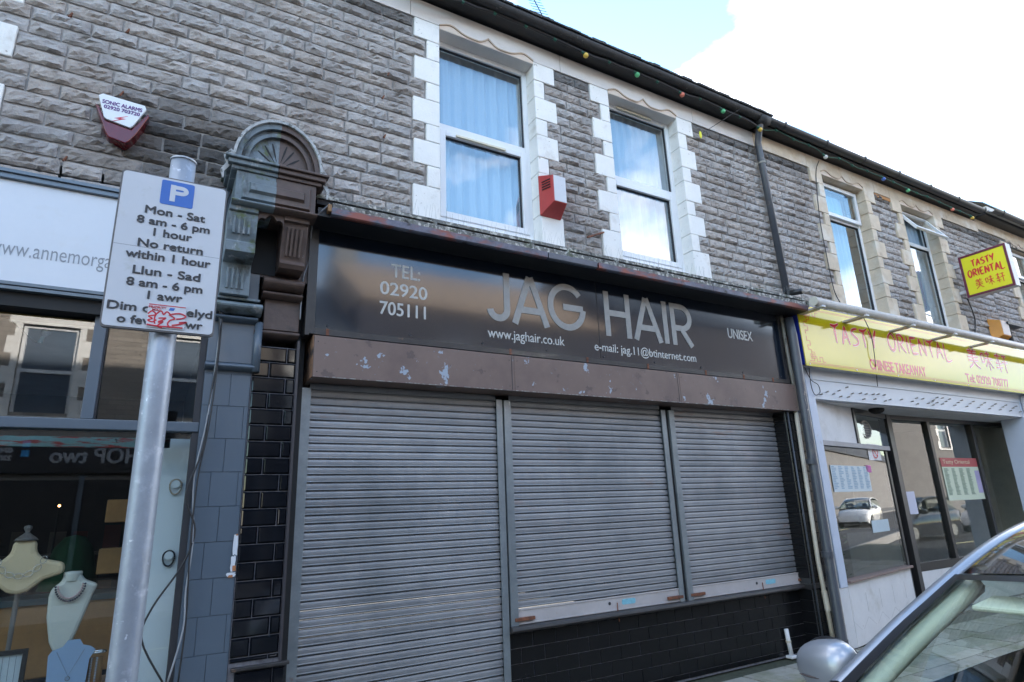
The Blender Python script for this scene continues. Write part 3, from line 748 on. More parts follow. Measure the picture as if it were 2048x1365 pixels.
# stall riser with tiles
rs = thing('stall_riser', (4.4, .2, 0), 'low black tiled wall beneath the middle and right shutters', 'wall')
RY = .175; rx0, rx1 = s2a-.07, 6.265
MB().box(rx0, rx1, RY, RY+.2, 0, .64).build('riser_core', m_grout, rs)
MB().prism_x([(GY-.075, .648), (GY-.085, .662), (GY-.075, .690), (GY+.10, .697), (GY+.10, .64), (GY-.02, .64)], rx0-.01, 6.47).build('sill', m_signframe, rs, bevel=.004)
def tile_mesh(w, h, bev, mat, d=.008):
    b = MB(); e = bev
    b.hexa([(0, 0, 0), (w, 0, 0), (w, 0, h), (0, 0, h), (e, -d, e), (w-e, -d, e), (w-e, -d, h-e), (e, -d, h-e)])
    me = b.mesh('tile'); me.materials.append(mat); return me
def tiles(parent, x0, x1, z0, z1, y, tw, th, bev, mat, joint=.004, offs=.5, seed=0, d=.008):
    cache = {}; r = random.Random(seed); row = 0; z = z1-th
    while z > z0-th*.95:
        h = th-joint; zz = z
        if z < z0: h -= z0-z; zz = z0
        x = x0-(tw*offs if row % 2 else 0)
        while x < x1-.01:
            a, b = max(x, x0), min(x+tw, x1)
            if b-a > .02 and h > .015:
                k = (round(b-a, 3), round(h, 3))
                if k not in cache: cache[k] = tile_mesh(b-a-joint, h, bev, mat, d)
                o = place('tile', cache[k], parent, (a+joint/2, y, zz)); o.rotation_euler = (r.uniform(-.004, .004), 0, r.uniform(-.006, .006))
            x += tw
        z -= th; row += 1
tiles(rs, rx0, rx1, .02, .63, RY, .226, .1128, .002, m_tilem, seed=1, d=.006)
# right pier of the salon, tiled
rp = thing('tiled_pier', (6.4, .1, 0), 'narrow black tiled pier right of the shutters, behind the pipes', 'pillar')
MB().box(6.272, 6.62, .012, .375, 0, 2.60).build('pier_core', M('dark_grout', (.04, .04, .042), .9), rp)
MB().box(6.262, 6.52, .002, .3, .655, .70).build('ledge', m_signframe, rp)
tiles(rp, 6.275, 6.62, .0, .65, .012, .226, .1128, .004, m_tilem, seed=2)
tiles(rp, 6.275, 6.62, .71, 2.58, .012, .226, .1128, .004, m_tilem, seed=3)
retm = tile_mesh(.155, .108, .002, m_tilem)
for i in range(-17, 5):
    if i == -1: continue
    o = place('tile', retm, rp, (6.270, .172, .535-.1128*i)); o.rotation_euler = (0, 0, -math.pi/2)
# pipes
cp = thing('waste_pipe', (6.5, -.03, 0), 'cream plastic waste pipe running down beside the dark drainpipe', 'pipe')
pa = at(1592, 826, -.02); pb = at(1667, 1290, -.02)
MB().tube([(pa[0], -.02, 2.60), (pb[0]-.03, -.02, .95), (pb[0], -.03, .0)], .024, 12).build('cream_pipe', m_cream, cp, smooth=True)
q = at(1651, 1222, -.02); MB().tube([(pb[0]-.02, -.025, .62), (pb[0]-.008, -.028, .42)], .030, 12).build('pipe_coupling', m_cream, cp)
gp1 = at(1562, 632, -.03); gp2 = at(1587, 768, -.03)
tag(MB().tube([(gp1[0], -.03, 3.78), (gp2[0], -.03, 2.60)], .022, 12).build('waste_pipe', m_greyp, smooth=True), 'grimy grey pipe beside the right end of the black salon sign', 'pipe')
tp1 = at(1575, 835, -.01); tp2 = at(1628, 1180, -.01)
tag(MB().tube([(tp1[0], -.02, 2.58), (tp2[0], -.02, 0)], .011, 8).build('conduit', m_thin, smooth=True), 'thin dark conduit on the black tiled pier left of the cream pipe', 'pipe')
tag(MB().box(6.53, 6.68, -.04, .0, 2.75, 3.80).build('edge_board', M('red_brown_board', (.20, .07, .05), .7, var=.4, vs=8, dirt=(((.05, .05, .06), 6, .5, .6),)), bevel=.003), 'red-brown board edge between the salon and the yellow sign', 'board')
wsx, wsz = at(1571, 1262, RY-.03)
wp = thing('pipe_outlet', (wsx+.02, RY-.04, 0), 'short white pipe outlet standing against the black tiles', 'pipe')
MB().tube([(wsx, RY-.04, .28), (wsx+.01, RY-.04, .16), (wsx+.02, RY-.045, .03)], .022, 12).build('white_pipe', m_wrend, wp, smooth=True)
MB().tube([(wsx+.008, RY-.04, .17), (wsx+.010, RY-.04, .15)], .027, 12).build('collar', m_cream, wp)
MB().box(wsx-.03, wsx+.07, RY-.09, RY-.005, .0, .028).build('foot', m_wrend, wp, bevel=.008)
ka = at(1565, 905, 0)
tag(MB().box(6.39, 6.455, GY-.045, GY-.036, 2.02, 2.20).build('notice_sticker', M('cream_sticker', (.62, .60, .42), .6, var=.1, vs=30)), 'small cream sticker high on the right shutter rail', 'sticker')

# ------------------------------------------------------------------ pilaster between jewellery shop and salon
pl = thing('pilaster', (.53, 0, 0), 'ornate pilaster painted half blue-grey and half brown with sunburst pediment', 'pillar')
tL = []
MB().box(.205, .497, .012, .5, 0, 2.60).build('blue_core', M('blue_core', (.060, .080, .105), .5), pl)
MB().box(.499, .80, .014, .5, 0, 2.80).build('dark_core', m_grout, pl)
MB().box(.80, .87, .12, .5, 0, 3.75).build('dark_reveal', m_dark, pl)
MB().box(.795, .812, -.005, .12, .70, 2.86).build('edge_trim', M('edge_bronze', (.05, .045, .05), .4), pl)
tiles(pl, .205, .497, 0, 2.575, .012, .166, .2205, .0015, m_bpaint, joint=.0018, offs=.42, seed=5, d=.004)
tiles(pl, .502, .794, .74, 2.80, .012, .226, .1128, .011, m_tile, joint=.005, offs=.5, seed=6, d=.012)
tiles(pl, .535, .84, 0, .69, .004, .226, .1128, .011, m_tile, joint=.005, offs=.5, seed=7, d=.012)
MB().box(.515, .86, -.022, .02, .695, .715).build('plinth_trim', m_signframe, pl, bevel=.003)
# peeled paint flake on the blue tiles
fk = thing
for i, (px, py, w, h, mm) in enumerate(((471, 1090, .028, .13, m_wboard), (466, 1128, .030, .10, m_wboard), (462, 1150, .055, .028, m_wboard), (468, 1137, .022, .035, m_terr), (461, 1153, .030, .016, m_terr), (474, 1070, .012, .012, m_terr))):
    x, z = at(px, py, 0); r = random.Random(i)
    pts = [(x+w*.5*max(-1, min(1, 1.35*math.cos(a_*.3927)))*r.uniform(.72, 1.1), z+h*.5*max(-1, min(1, 1.35*math.sin(a_*.3927)))*r.uniform(.85, 1.08)) for a_ in range(16)]
    MB().prism_y(pts, .0005-.0008*(i > 2)-.0001*i, .006).build('paint_flake', mm, pl)
# blue moulding band and frieze of the pier
def moulding(x0, x1, z, h, y, mat, name='moulding', out=.05):
    n = 8; prof = [(y+.12, z)]+[(y-out*math.sin(math.pi*i/n)**.8 if 0 < i < n else y, z+h*i/n) for i in range(n+1)]+[(y+.12, z+h)]
    return MB().prism_x(prof, x0, x1).build(name, mat, pl, smooth=False)
moulding(.20, .515, 2.60, .055, .0, m_bpaint, out=.045)
MB().tube([(.520, -.02, 2.60), (.520, -.02, 2.96)], .028, 10).build('vertical_roll', m_bpaint, pl, smooth=True)
moulding(.49, .80, 2.87, .055, .02, m_brpaint, out=.05)
MB().box(.205, .497, -.004, .12, 2.655, 2.96).build('blue_frieze_panel', m_bpaint, pl, bevel=.004)
MB().box(.55, .797, .0, .12, 2.925, 3.16).build('brown_neck', m_brpaint, pl, bevel=.004)
moulding(.20, .505, 2.945, .05, -.01, m_bpaint, out=.06)
moulding(.19, .525, 3.00, .09, -.04, m_bpaint2, out=.085)
moulding(.525, .80, 3.155, .05, -.03, m_brpaint, out=.05)
moulding(.52, .80, 3.21, .10, -.05, m_brpaint, out=.075)
MB().box(.19, .505, -.10, .12, 3.09, 3.108).build('abacus', m_bpaint2, pl, bevel=.003)
# back board between brackets
MB().box(.20, .50, -.02, .12, 3.11, 4.15).build('blue_backing', m_bpaint, pl)
MB().box(.502, .84, -.021, .12, 3.31, 4.15).build('brown_backing', m_brpaint, pl)
# brackets (consoles)
def bracket(x0, x1, mat, zlow):
    prof = [(-.02, zlow)]
    prof += [(-.14, zlow), (-.14, zlow+.23), (-.16, zlow+.235), (-.27, 3.36), (-.30, 3.37), (-.30, 3.44), (-.275, 3.455), (-.30, 3.52), (-.315, 3.60), (-.31, 3.655), (-.33, 3.66), (-.33, 3.70), (-.02, 3.70)] if zlow < 3.2 else \
            [(-.20, zlow), (-.225, zlow+.03), (-.20, zlow+.06), (-.23, 3.50), (-.26, 3.58), (-.28, 3.655), (-.31, 3.66), (-.31, 3.70), (-.02, 3.70)]
    o = MB().prism_x(prof, x0, x1).build('console_bracket', mat, pl, bevel=.004)
    w = x1-x0
    for k in range(4):
        a = x0+w*(.22+.17*k)
        if zlow < 3.2:
            MB().tube([(a, -.142, zlow+.04), (a, -.142, zlow+.19)], .011, 6).build('flute', mat, o)
            MB().tube([(a, -.303, 3.50), (a, -.316, 3.62)], .010, 6).build('flute', mat, o)
        else:
            MB().tube([(a, -.222, zlow+.09), (a, -.28, 3.62)], .010, 6).build('flute', mat, o)
bracket(.238, .425, m_bpaint2, 3.112); bracket(.600, .775, m_brpaint, 3.335)
# block with raised panels
MB().box(.262, .522, -.355, .05, 3.70, 3.95).build('blue_block', m_bpaint2, pl, bevel=.004)
MB().box(.5225, .800, -.355, .05, 3.70, 3.95).build('brown_block', m_brpaint, pl, bevel=.004)
def raised(x0, x1, z0, z1, y, mat, lcut, rcut):
    e = .045; xi0 = x0+(e if lcut else 0); xi1 = x1-(e if rcut else 0)
    b = MB().hexa([(x0, y, z0), (x1, y, z0), (x1, y, z1), (x0, y, z1), (x0+(.01 if lcut else 0), y-.020, z0+.01), (x1-(.01 if rcut else 0), y-.020, z0+.01), (x1-(.01 if rcut else 0), y-.020, z1-.01), (x0+(.01 if lcut else 0), y-.020, z1-.01)])
    b.hexa([(xi0, y-.0205, z0+.05), (xi1, y-.0205, z0+.05), (xi1, y-.0205, z1-.05), (xi0, y-.0205, z1-.05), (xi0+(.01 if lcut else 0), y-.045, z0+.065), (xi1-(.01 if rcut else 0), y-.045, z0+.065), (xi1-(.01 if rcut else 0), y-.045, z1-.065), (xi0+(.01 if lcut else 0), y-.045, z1-.065)])
    b.build('raised_panel', mat, pl)
raised(.30, .522, 3.735, 3.915, -.355, m_bpaint2, True, False); raised(.5225, .765, 3.735, 3.915, -.355, m_brpaint, False, True)
moulding(.245, .522, 3.695, .04, -.345, m_bpaint2, out=.035); moulding(.5225, .815, 3.695, .04, -.345, m_brpaint, out=.035)
for (x0, x1, mat) in ((.225, .527, m_bpaint2), (.5275, .835, m_brpaint)):
    for z, h, y in ((3.95, .03, -.37), (3.98, .035, -.395), (4.015, .02, -.415)):
        e = -(y+.37)
        MB().box(x0-(e if x0 < .4 else 0), x1+(e if x0 > .4 else 0), y, .05, z+.0005, z+h).build('cornice', mat, pl, bevel=.006)
# small cusped arch between the brackets
pts = [(.425, 3.70), (.425, 3.60)]+arc(.4575, 3.615, .03, .035, 180, 60, 6)+arc(.5125, 3.635, .035, .045, 150, 30, 6)+arc(.5675, 3.615, .03, .035, 120, 0, 6)+[(.60, 3.60), (.60, 3.70)]
MB().prism_y(pts, -.30, -.26).build('cusped_arch', m_brpaint, pl)
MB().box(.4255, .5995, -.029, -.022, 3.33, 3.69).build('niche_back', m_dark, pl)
# half round pediment with sunburst
CX, CZ, R0 = .530, 4.037, .300; PY = -.37
def half(a0, a1, r_in, r_out, y0, y1, mat, name, n=22):
    o = arc(CX, CZ, r_out, r_out*1.20, a0, a1, n); i = arc(CX, CZ, max(r_in, .001), max(r_in, .001)*1.20, a1, a0, n)
    b = MB(); N = n+1
    for (pt, yy) in ((o, y0), (i[::-1], y0), (o, y1), (i[::-1], y1)):
        for p in pt: b.v.append(Vector((p[0], yy, p[1])))
    for k in range(n):
        b.f += [(k, k+1, N+k+1, N+k), (2*N+k, 3*N+k, 3*N+k+1, 2*N+k+1), (k, 2*N+k, 2*N+k+1, k+1), (N+k, N+k+1, 3*N+k+1, 3*N+k)]
    b.f += [(0, N, 3*N, 2*N), (n, 2*N+n, 3*N+n, N+n)]
    return b.build(name, mat, pl, smooth=False)
for a0, a1, mat in ((90, 180, m_bpaint2), (0, 90, m_brpaint)):
    half(a0, a1, 0, .21, PY+.045, .0, mat, 'sunburst_panel')
    half(a0, a1, .205, .228, PY+.015, .0, mat, 'inner_ring'); half(a0, a1, .228, .252, PY+.03, .0, mat, 'ring_groove'); half(a0, a1, .252, .288, PY, .0, mat, 'outer_ring')
half(0, 180, .288, .306, PY-.02, .02, m_arch, 'lead_capping', 30)
for k, a in enumerate((12, 33, 54, 73, 107, 126, 147, 168)):
    ca, sa = math.cos(math.radians(a)), math.sin(math.radians(a)); b = MB()
    pts = [(CX+ca*r, CZ+.005+sa*r*1.2) for r in (.05, .09, .13, .17)]
    ribbon(b, pts, [.003, .009, .014, .008], PY+.044, t=.0012)
    b.build('sunburst_groove', m_dark, pl)
r8 = random.Random(4); b = MB()
for k in range(16):
    a = math.radians(25+r8.uniform(0, 85)); p = Vector((CX+.306*math.cos(a), r8.uniform(-.36, -.15), CZ+.306*1.2*math.sin(a)))
    b.tube([p, p+Vector((.045*math.cos(a)+r8.uniform(-.02, .02), r8.uniform(-.02, .02), .055*math.sin(a)+.02))], .0009, 3, caps=False)
o = b.build('bird_spikes', m_spike); o['kind'] = 'stuff'; tag(o, 'bird spikes bristling on top of the half-round pediment', 'bird spikes')
for s, m in ((-1, m_arch), (1, m_arch)):     # torn lead flaps at the springing
    b = MB(); x = CX+s*.305
    ribbon(b, [(x, CZ+.06), (x+s*.03, CZ+.01), (x+s*.02, CZ-.05), (x+s*.055, CZ-.11), (x+s*.045, CZ-.17)], [.03, .05, .03, .025, .008], PY+.03, t=.012); b.build('torn_lead_flap', m, pl)

# ------------------------------------------------------------------ jewellery shop front
jf = thing('shopfront', (-1, .1, 0), 'blue-grey framed jewellery shopfront with transom windows', 'shopfront')
gy = .08
MB().box(-3.2, .204, .02, .12, 2.175, 2.238).build('transom_rail', m_bpaint, jf, bevel=.005)
MB().box(-.452, -.385, .02, .12, 2.238, 2.90).build('mullion', m_bpaint, jf, bevel=.004)
MB().box(-.384, -.376, .03, .12, 2.24, 2.90).build('gasket', m_gasket, jf)
MB().box(-1.9, -1.83, .02, .12, 2.238, 2.90).build('mullion', m_bpaint, jf, bevel=.004)
MB().box(.165, .204, .03, .12, .45, 2.90).build('side_frame', m_gasket, jf)
MB().box(-3.2, .204, .02, .12, .40, .46).build('bottom_rail', m_bpaint, jf)
MB().box(-3.2, .204, .0, .12, 0, .40).build('stall_panel', m_bpaint, jf)
MB().box(-3.2, .165, .16, .18, 2.145, 2.170).build('gap', m_gasket, jf)
for a, b in ((-1.83, -.452), (-.376, .165)): MB().box(a, b, gy, gy+.008, 2.238, 2.90).build('pane', g_shop, jf)
MB().box(-3.2, .165, gy, gy+.008, .46, 2.172).build('pane', g_shop, jf)
gm = M('flaked_transom_paint', (.22, .36, .36), .8, var=.2, dirt=(((.35, .05, .05), 5, .5, .58, (1, 1, 7)), ((.04, .04, .04), 11, .60, .66)))
MB().box(-1.6, .05, .30, .33, 2.095, 2.165).build('inner_painted_board', gm, jf)
MB().tube([(-2, .11, 2.885), (.0, .11, 2.885)], .008, 8).build('curtain_rail', M('brass', (.45, .28, .10), .35, metal=.8), jf)
# interior
MB().box(-3.2, .18, 3.4, 3.5, 0, 3.4).build('shop_back_wall', M('dark_interior', (.035, .035, .038), .9), jf)
MB().box(-3.2, .18, .30, 3.4, 2.95, 3.0).build('shop_ceiling', M('grey_ceiling', (.16, .16, .165), .9), jf)
MB().box(-3.2, .60, .13, 3.4, -.02, .02).build('shop_floor', MATS['dark_interior'], jf)
MB().box(-3.2, -.02, .14, .80, .60, .635).build('display_shelf', M('shelf_wood', (.33, .21, .15), .6, var=.15), jf)
MB().box(.185, .2, .13, 3.4, 0, 3.0).build('shop_side_wall', MATS['dark_interior'], jf)
mpan = M('pale_display_panel', (.80, .86, .94), .6, var=.03)
MB().box(-.06, .183, .30, .325, .3, 2.17).build('display_panel', mpan, jf)
mwood = M('honey_wood', (.36, .19, .07), .6, var=.2, vs=4)
o = thing('display_cabinet', (-.4, 1.0, .6), 'honey wood cabinet behind the jewellery displays', 'cabinet')
MB().box(-.85, -.10, .95, 1.3, .64, 1.10).build('cabinet_body', mwood, o, bevel=.01); MB().box(-.88, -.07, .93, 1.32, 1.10, 1.14).build('cabinet_top', M('teal_top', (.05, .08, .09), .4), o)
tag(MB().box(-.30, -.10, .90, 1.15, 1.62, 1.78).build('wooden_box', mwood, bevel=.006), 'light wooden block high behind the glass beside the post', 'box')
tag(MB().box(-.31, -.09, .89, 1.12, 1.27, 1.44).build('wooden_box', mwood, bevel=.006), 'wooden crate above the cabinet, beside the post', 'box')
MB().lathe([(.0, .40), (.07, .38), (.13, .30), (.17, .12), (.20, 0)], (-.52, 1.6, 1.14), 18).build('green_garment', M('green_cloth', (.006, .045, .016), .9), None, smooth=True)
tag(bpy.data.objects['green_garment'], 'dark green garment deep inside the jewellery shop', 'garment')
mbust = M('cream_linen', (.72, .56, .36), .8, var=.06, bump=.2, bs=200); mbw = M('white_leather', (.60, .60, .55), .5, var=.04)
# wide shoulder bust
o = thing('jewellery_bust', (-.66, .34, .64), 'wide cream shoulder bust on a turned stand wearing an oval-link necklace', 'display bust')
def slab_front(pts, y0, y1, name, mat, par, bevel=.01): return MB().prism_y(pts, y0, y1).build(name, mat, par, bevel=bevel)
bx0, bz0 = -.655, 1.33
pts = [(-.055, .23), (-.06, .16), (-.10, .12), (-.21, .09), (-.215, .03), (-.12, .0), (-.05, -.06), (.0, -.075), (.05, -.06), (.12, .0), (.215, .03), (.21, .09), (.10, .12), (.06, .16), (.055, .23)]
slab_front([(bx0+a, bz0+b-.03) for a, b in pts], .28, .36, 'torso', mbust, o, .022)
MB().lathe([(.0, .09), (.018, .085), (.022, .07), (.010, .05), (.018, .04), (.05, .015), (.062, 0), (.0, 0)], (bx0, .32, bz0+.20), 16).build('finial', M('grey_wood', (.15, .13, .12), .5), o, smooth=True)
MB().lathe([(.014, .62), (.012, .2), (.03, .15), (.03, .1), (.07, .06), (.12, .03), (.12, 0), (0, 0)], (bx0-.0, .33, .638), 18).build('turned_stand', MATS['grey_wood'], o, smooth=True)
msil = M('silver', (.75, .75, .76), .2, metal=.95)
nk = thing('necklace', (bx0, .27, bz0), 'silver necklace of large oval links on the wide cream bust', 'necklace')
for k in range(7):
    a = math.radians(200+k*23.3); c = Vector((bx0+.115*math.cos(a), .268, bz0+.13+.13*math.sin(a)))
    loop = [c+Vector((.022*math.cos(t)*math.cos(a+1.57)-.015*math.sin(t)*math.sin(a+1.57), .002*math.sin(t), .022*math.cos(t)*math.sin(a+1.57)+.015*math.sin(t)*math.cos(a+1.57))) for t in [i*2*math.pi/14 for i in range(15)]]
    MB().tube(loop, .0018, 6).build('link', msil, nk, smooth=True)
# tall white bust
o = thing('jewellery_bust', (-.42, .36, .64), 'narrow tall white necklace bust in the jewellery window', 'display bust')
bx1, bz1 = -.395, 1.0
pts = [(-.045, .32), (-.05, .28), (-.095, .245), (-.105, .20), (-.10, .08), (-.07, -.06), (-.035, -.13), (.0, -.145), (.025, -.12), (.06, -.02), (.12, .20), (.14, .25), (.06, .285), (.045, .32)]
slab_front([(bx1+a, bz1+b) for a, b in pts], .30, .36, 'torso', mbw, o, .02)
MB().lathe([(.0, .016), (.047, .012), (.05, 0), (.045, -.04)], (bx1, .335, bz1+.32), 16).build('neck_cap', mbw, o, smooth=True)
MB().box(bx1-.03, bx1+.03, .36, .40, .636, 1.2).build('stand', m_dark, o)
nk = thing('necklace', (bx1, .28, bz1), 'double strand of dark and pink beads on the tall white bust', 'necklace')
for row_, (rr_, mm) in enumerate(((.062, M('pink_pearl', (.55, .40, .40), .25)), (.074, M('dark_bead', (.03, .03, .06), .15)))):
    b = MB()
    for k in range(20):
        a = math.radians(185+k*9.2); b.ball((bx1+rr_*math.cos(a), .285-.003*row_, bz1+.26+rr_*1.25*math.sin(a)), .0065, 8, 5)
    b.build('beads', mm, nk, smooth=True)
# clear/blue display stand
o = thing('necklace_stand', (-.34, .25, .636), 'pale blue acrylic necklace stand with pearl pendant', 'display stand')
macr = M('frosted_blue_acrylic', (.30, .42, .62), .3, var=.03)
pts = [(-.10, 0), (.09, 0), (.085, .10), (.09, .24), (.115, .30), (.09, .325), (.05, .34), (.03, .38), (-.03, .38), (-.05, .34), (-.10, .32), (-.115, .29)]
sx0 = -.335
slab_front([(sx0+a, .637+b*.83) for a, b in pts], .235, .241, 'front_plate', macr, o, .001)
MB().hexa([(sx0-.09, .241, .637), (sx0+.08, .241, .637), (sx0+.08, .34, .637), (sx0-.09, .34, .637), (sx0-.03, .2415, .93), (sx0+.03, .2415, .93), (sx0+.03, .246, .93), (sx0-.03, .246, .93)]).build('prop', macr, o)
nk = thing('necklace', (sx0, .23, .9), 'fine silver chain with toggle and pearl on the blue stand', 'necklace')
MB().tube([(sx0-.075, .231, .895), (sx0-.005, .23, .76), (sx0+.06, .231, .895)], .0013, 5).build('chain', msil, nk)
MB().tube([(sx0-.005+.011*math.cos(i*.45), .229, .745+.011*math.sin(i*.45)) for i in range(15)], .002, 6).build('toggle', msil, nk)
MB().ball((sx0-.007, .229, .715), .010, 10, 7).build('pearl', M('pearl', (.75, .72, .66), .2), nk, smooth=True)
# framed board with pendants
o = thing('display_board', (-.72, .25, .636), 'black framed white board hung with pendants, lower left of the window', 'display board')
MB().box(-.95, -.565, .25, .27, .64, .915).build('board', M('board_white', (.55, .62, .68), .6), o)
frame_mb(-.965, -.55, .63, .93, .022, .235, .275).build('frame', m_dark, o, bevel=.003)
for k, x in enumerate((-.78, -.74, -.70, -.66, -.63, -.60)):
    MB().tube([(x, .247, .90), (x+.004, .247, .70)], .001, 4).build('chain', m_cable, o)
    MB().ball((x+.004, .246, .695), .008, 8, 5).build('pendant', M('copper_bead', (.25, .10, .06), .3), o, smooth=True)
# pearl strands at wooden ring stand
o = thing('bracelet_stand', (-.20, .30, .636), 'wooden bracelet stand with strings of grey pearls beside the post', 'display stand')
MB().lathe([(0, .20), (.035, .19), (.04, .1), (.045, 0), (0, 0)], (-.215, .32, .637), 14).build('wooden_stem', mwood, o, smooth=True)
MB().tube([(-.26+.045*(1+math.cos(i*.4)), .30+.03*math.sin(i*.4), .86) for i in range(17)], .008, 8).build('silver_cuff', msil, o, smooth=True)
for s in (0, .028):
    b = MB()
    for k in range(11): b.ball((-.235+s, .265, .83-.0135*k), .0068, 8, 5)
    b.build('pearl_string', M('grey_pearl', (.38, .38, .40), .2), o, smooth=True)
b = MB()
for k in range(10): b.ball((-.66+.016*k, .21, .655), .012, 8, 5)
tag(b.build('bead_bracelet', m_dark, smooth=True), 'row of dark lava beads lying on the display shelf', 'bracelet')
rc = random.Random(21); mtag = M('price_tag', (.66, .65, .62), .6)
for k, (cx, cy) in enumerate(((-.53, .20), (-.47, .42), (-.30, .19), (-.13, .21), (-.60, .44), (-.24, .44))):
    w = rc.uniform(.03, .05); h = rc.uniform(.02, .045)
    o = MB().box(cx-w/2, cx+w/2, cy, cy+.03, .636, .636+h).build('jewellery_box', (m_dark, mwood, M('navy_box', (.03, .04, .10), .6))[k % 3], bevel=.003)
    tag(o, ['tiny black box on the display shelf left of the blue stand', 'small wooden box behind the tall white bust', 'tiny navy box in front of the blue necklace stand', 'tiny black box near the foot of the post', 'small wooden box behind the wide cream bust', 'small navy box beside the wooden bracelet stand'][k], 'box')
    MB().hexa([(cx-.012, cy-.012, .6362), (cx+.012, cy-.012, .6362), (cx+.012, cy-.008, .6362), (cx-.012, cy-.008, .6362), (cx-.012, cy-.006, .655), (cx+.012, cy-.006, .655), (cx+.012, cy-.002, .655), (cx-.012, cy-.002, .655)]).build('price_tag', mtag, o)
o = thing('wall_shelf', (-.65, 3.3, 1.2), 'dim shelf unit with framed cards on the back wall of the jewellery shop', 'shelf')
for k in range(2):
    MB().box(-1.5, .1, 3.2, 3.39, .9+.42*k, .93+.42*k).build('shelf_board', M('dim_shelf', (.09, .08, .075), .7), o)
    for j in range(6): x = -1.4+j*.25+rc.uniform(-.04, .04); MB().box(x, x+rc.uniform(.08, .15), 3.3, 3.33, .932+.42*k, 1.0+.42*k+rc.uniform(.05, .2)).build('card', (M('dim_card', (.10, .06, .03), .7), M('dim_red', (.08, .02, .02), .7), MATS['dim_shelf'])[rc.randrange(3)], o)
o = thing('table_lamp', (-.70, 2.2, 1.2), 'small warm lit lamp glowing deep inside the jewellery shop', 'lamp')
MB().ball((-.72, 2.2, 1.78), .010, 10, 6).build('lit_bulb', M('lit_bulb', (1, .6, .3), .5, emit=((1, .45, .15), 2.5)), o, smooth=True)
MB().tube([(-.72, 2.2, 1.14), (-.72, 2.2, 1.76)], .008, 6).build('stem', m_dark, o)
# two round necklaces on the pale panel
for (px, py, rr_, mm, lab) in ((351, 975, .035, M('champagne_pearl', (.50, .42, .35), .25), 'pale pearl necklace on a round hook, upper one on the panel'), (337, 1118, .034, M('black_bead', (.03, .03, .045), .2), 'dark bead necklace on a round hook, lower one on the panel')):
    x, z = at(px, py, .29)
    o = thing('necklace', (x, .29, z), lab, 'necklace')
    MB().tube([(x, .299, z+.02), (x, .275, z+.02)], .026, 18).build('round_peg', mpan, o)
    b = MB()
    for k in range(30):
        a = 2*math.pi*k/30; dz = math.sin(a); b.ball((x+rr_*math.cos(a), .288, z+.012+rr_*1.25*dz*(1.35 if dz < 0 else .9)), .0062, 8, 5)
    b.build('beads', mm, o, smooth=True)
# hanging bulb
x, z = at(92, 665, .20)
o = thing('hanging_lamp', (x, .2, z), 'unlit globe bulb hanging on a black cable behind the transom window', 'lamp')
MB().ball((x, .2, z+.0), .028, 14, 10).build('globe', GLASS('bulb_glass', (.75, .75, .75), .9, 1.5, .15), o, smooth=True)
MB().tube([(x-.012, .2, z-.03), (x-.022, .2, z-.075)], [.010, .014], 10).build('socket', M('teal_socket', (.03, .09, .10), .4), o)
MB().tube([(x-.022, .2, z-.075), (x-.05, .2, z-.07), (x-.12, .2, z+.0), (x-.20, .2, z+.07), (x-.27, .2, z+.06), (x-.3, .2, z+.03)], .0035, 6).build('cable', m_cable, o, smooth=True)
# white fascia sign
o = thing('shop_sign', (-1.2, -.05, 3.0), 'white jewellery fascia sign with thin grey web address', 'sign')
MB().box(-3.2, .22, -.05, .02, 3.045, 3.705).build('sign_panel', m_annw, o)
MB().prism_x([(-.05, 3.706), (-.075, 3.710), (-.075, 3.726), (-.06, 3.730), (-.06, 3.745), (-.075, 3.750), (-.075, 3.772), (.02, 3.775), (.02, 3.706)], -3.2, .22).build('top_trim', m_annf, o)
MB().prism_x([(-.05, 3.044), (-.065, 3.040), (-.065, 3.020), (-.05, 3.016), (-.062, 3.012), (-.062, 2.992), (.02, 2.99), (.02, 3.044)], -3.2, .22).build('bottom_trim', m_annf, o)
text('www.annemorgan', at(-26, 500, -.05)[0], at(236, 540, -.05)[0], at(190, 543, -.05)[1], at(60, 496, -.05)[1], -.0505, m_anng, o, -.006)
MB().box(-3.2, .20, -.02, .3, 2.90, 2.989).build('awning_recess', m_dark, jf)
# alarm box
ab = thing('alarm_box', (-.47, -.05, 4.1), 'white and dark red bell alarm box on the stone wall', 'alarm')
AY = -.12
poly = [at(*p, AY) for p in ((197, 190), (206, 187), (290, 212), (293, 220), (266, 252), (260, 256), (213, 238), (208, 234))]
MB().prism_y(poly[::-1], AY, AY+.02).build('white_cover', m_alw, ab, bevel=.004)
poly = [at(*p, AY) for p in ((190, 203), (198, 210), (210, 238), (213, 240), (262, 258), (268, 252), (296, 226), (299, 232), (272, 268), (256, 282), (250, 285), (216, 272), (211, 262))]
MB().prism_y(poly[::-1], AY+.012, 0).build('red_base', m_dred, ab, bevel=.006)
def shear_frame(p):   # text follows the cover
    return p
xm, zm = at(244, 205, AY); 
text('SONIC ALARMS', -.585, -.355, 4.362, 4.390, AY-.0005, m_purp, ab, 0, bold=.0012)
text('02920 703720', -.572, -.365, 4.326, 4.352, AY-.0005, m_purp, ab, 0, bold=.0012)
b = MB(); ribbon(b, [(-.43, 4.305), (-.49, 4.272), (-.455, 4.275), (-.515, 4.24)], [.002, .016, .016, .002], AY, t=.001); b.build('lightning_mark', m_rprint, ab)
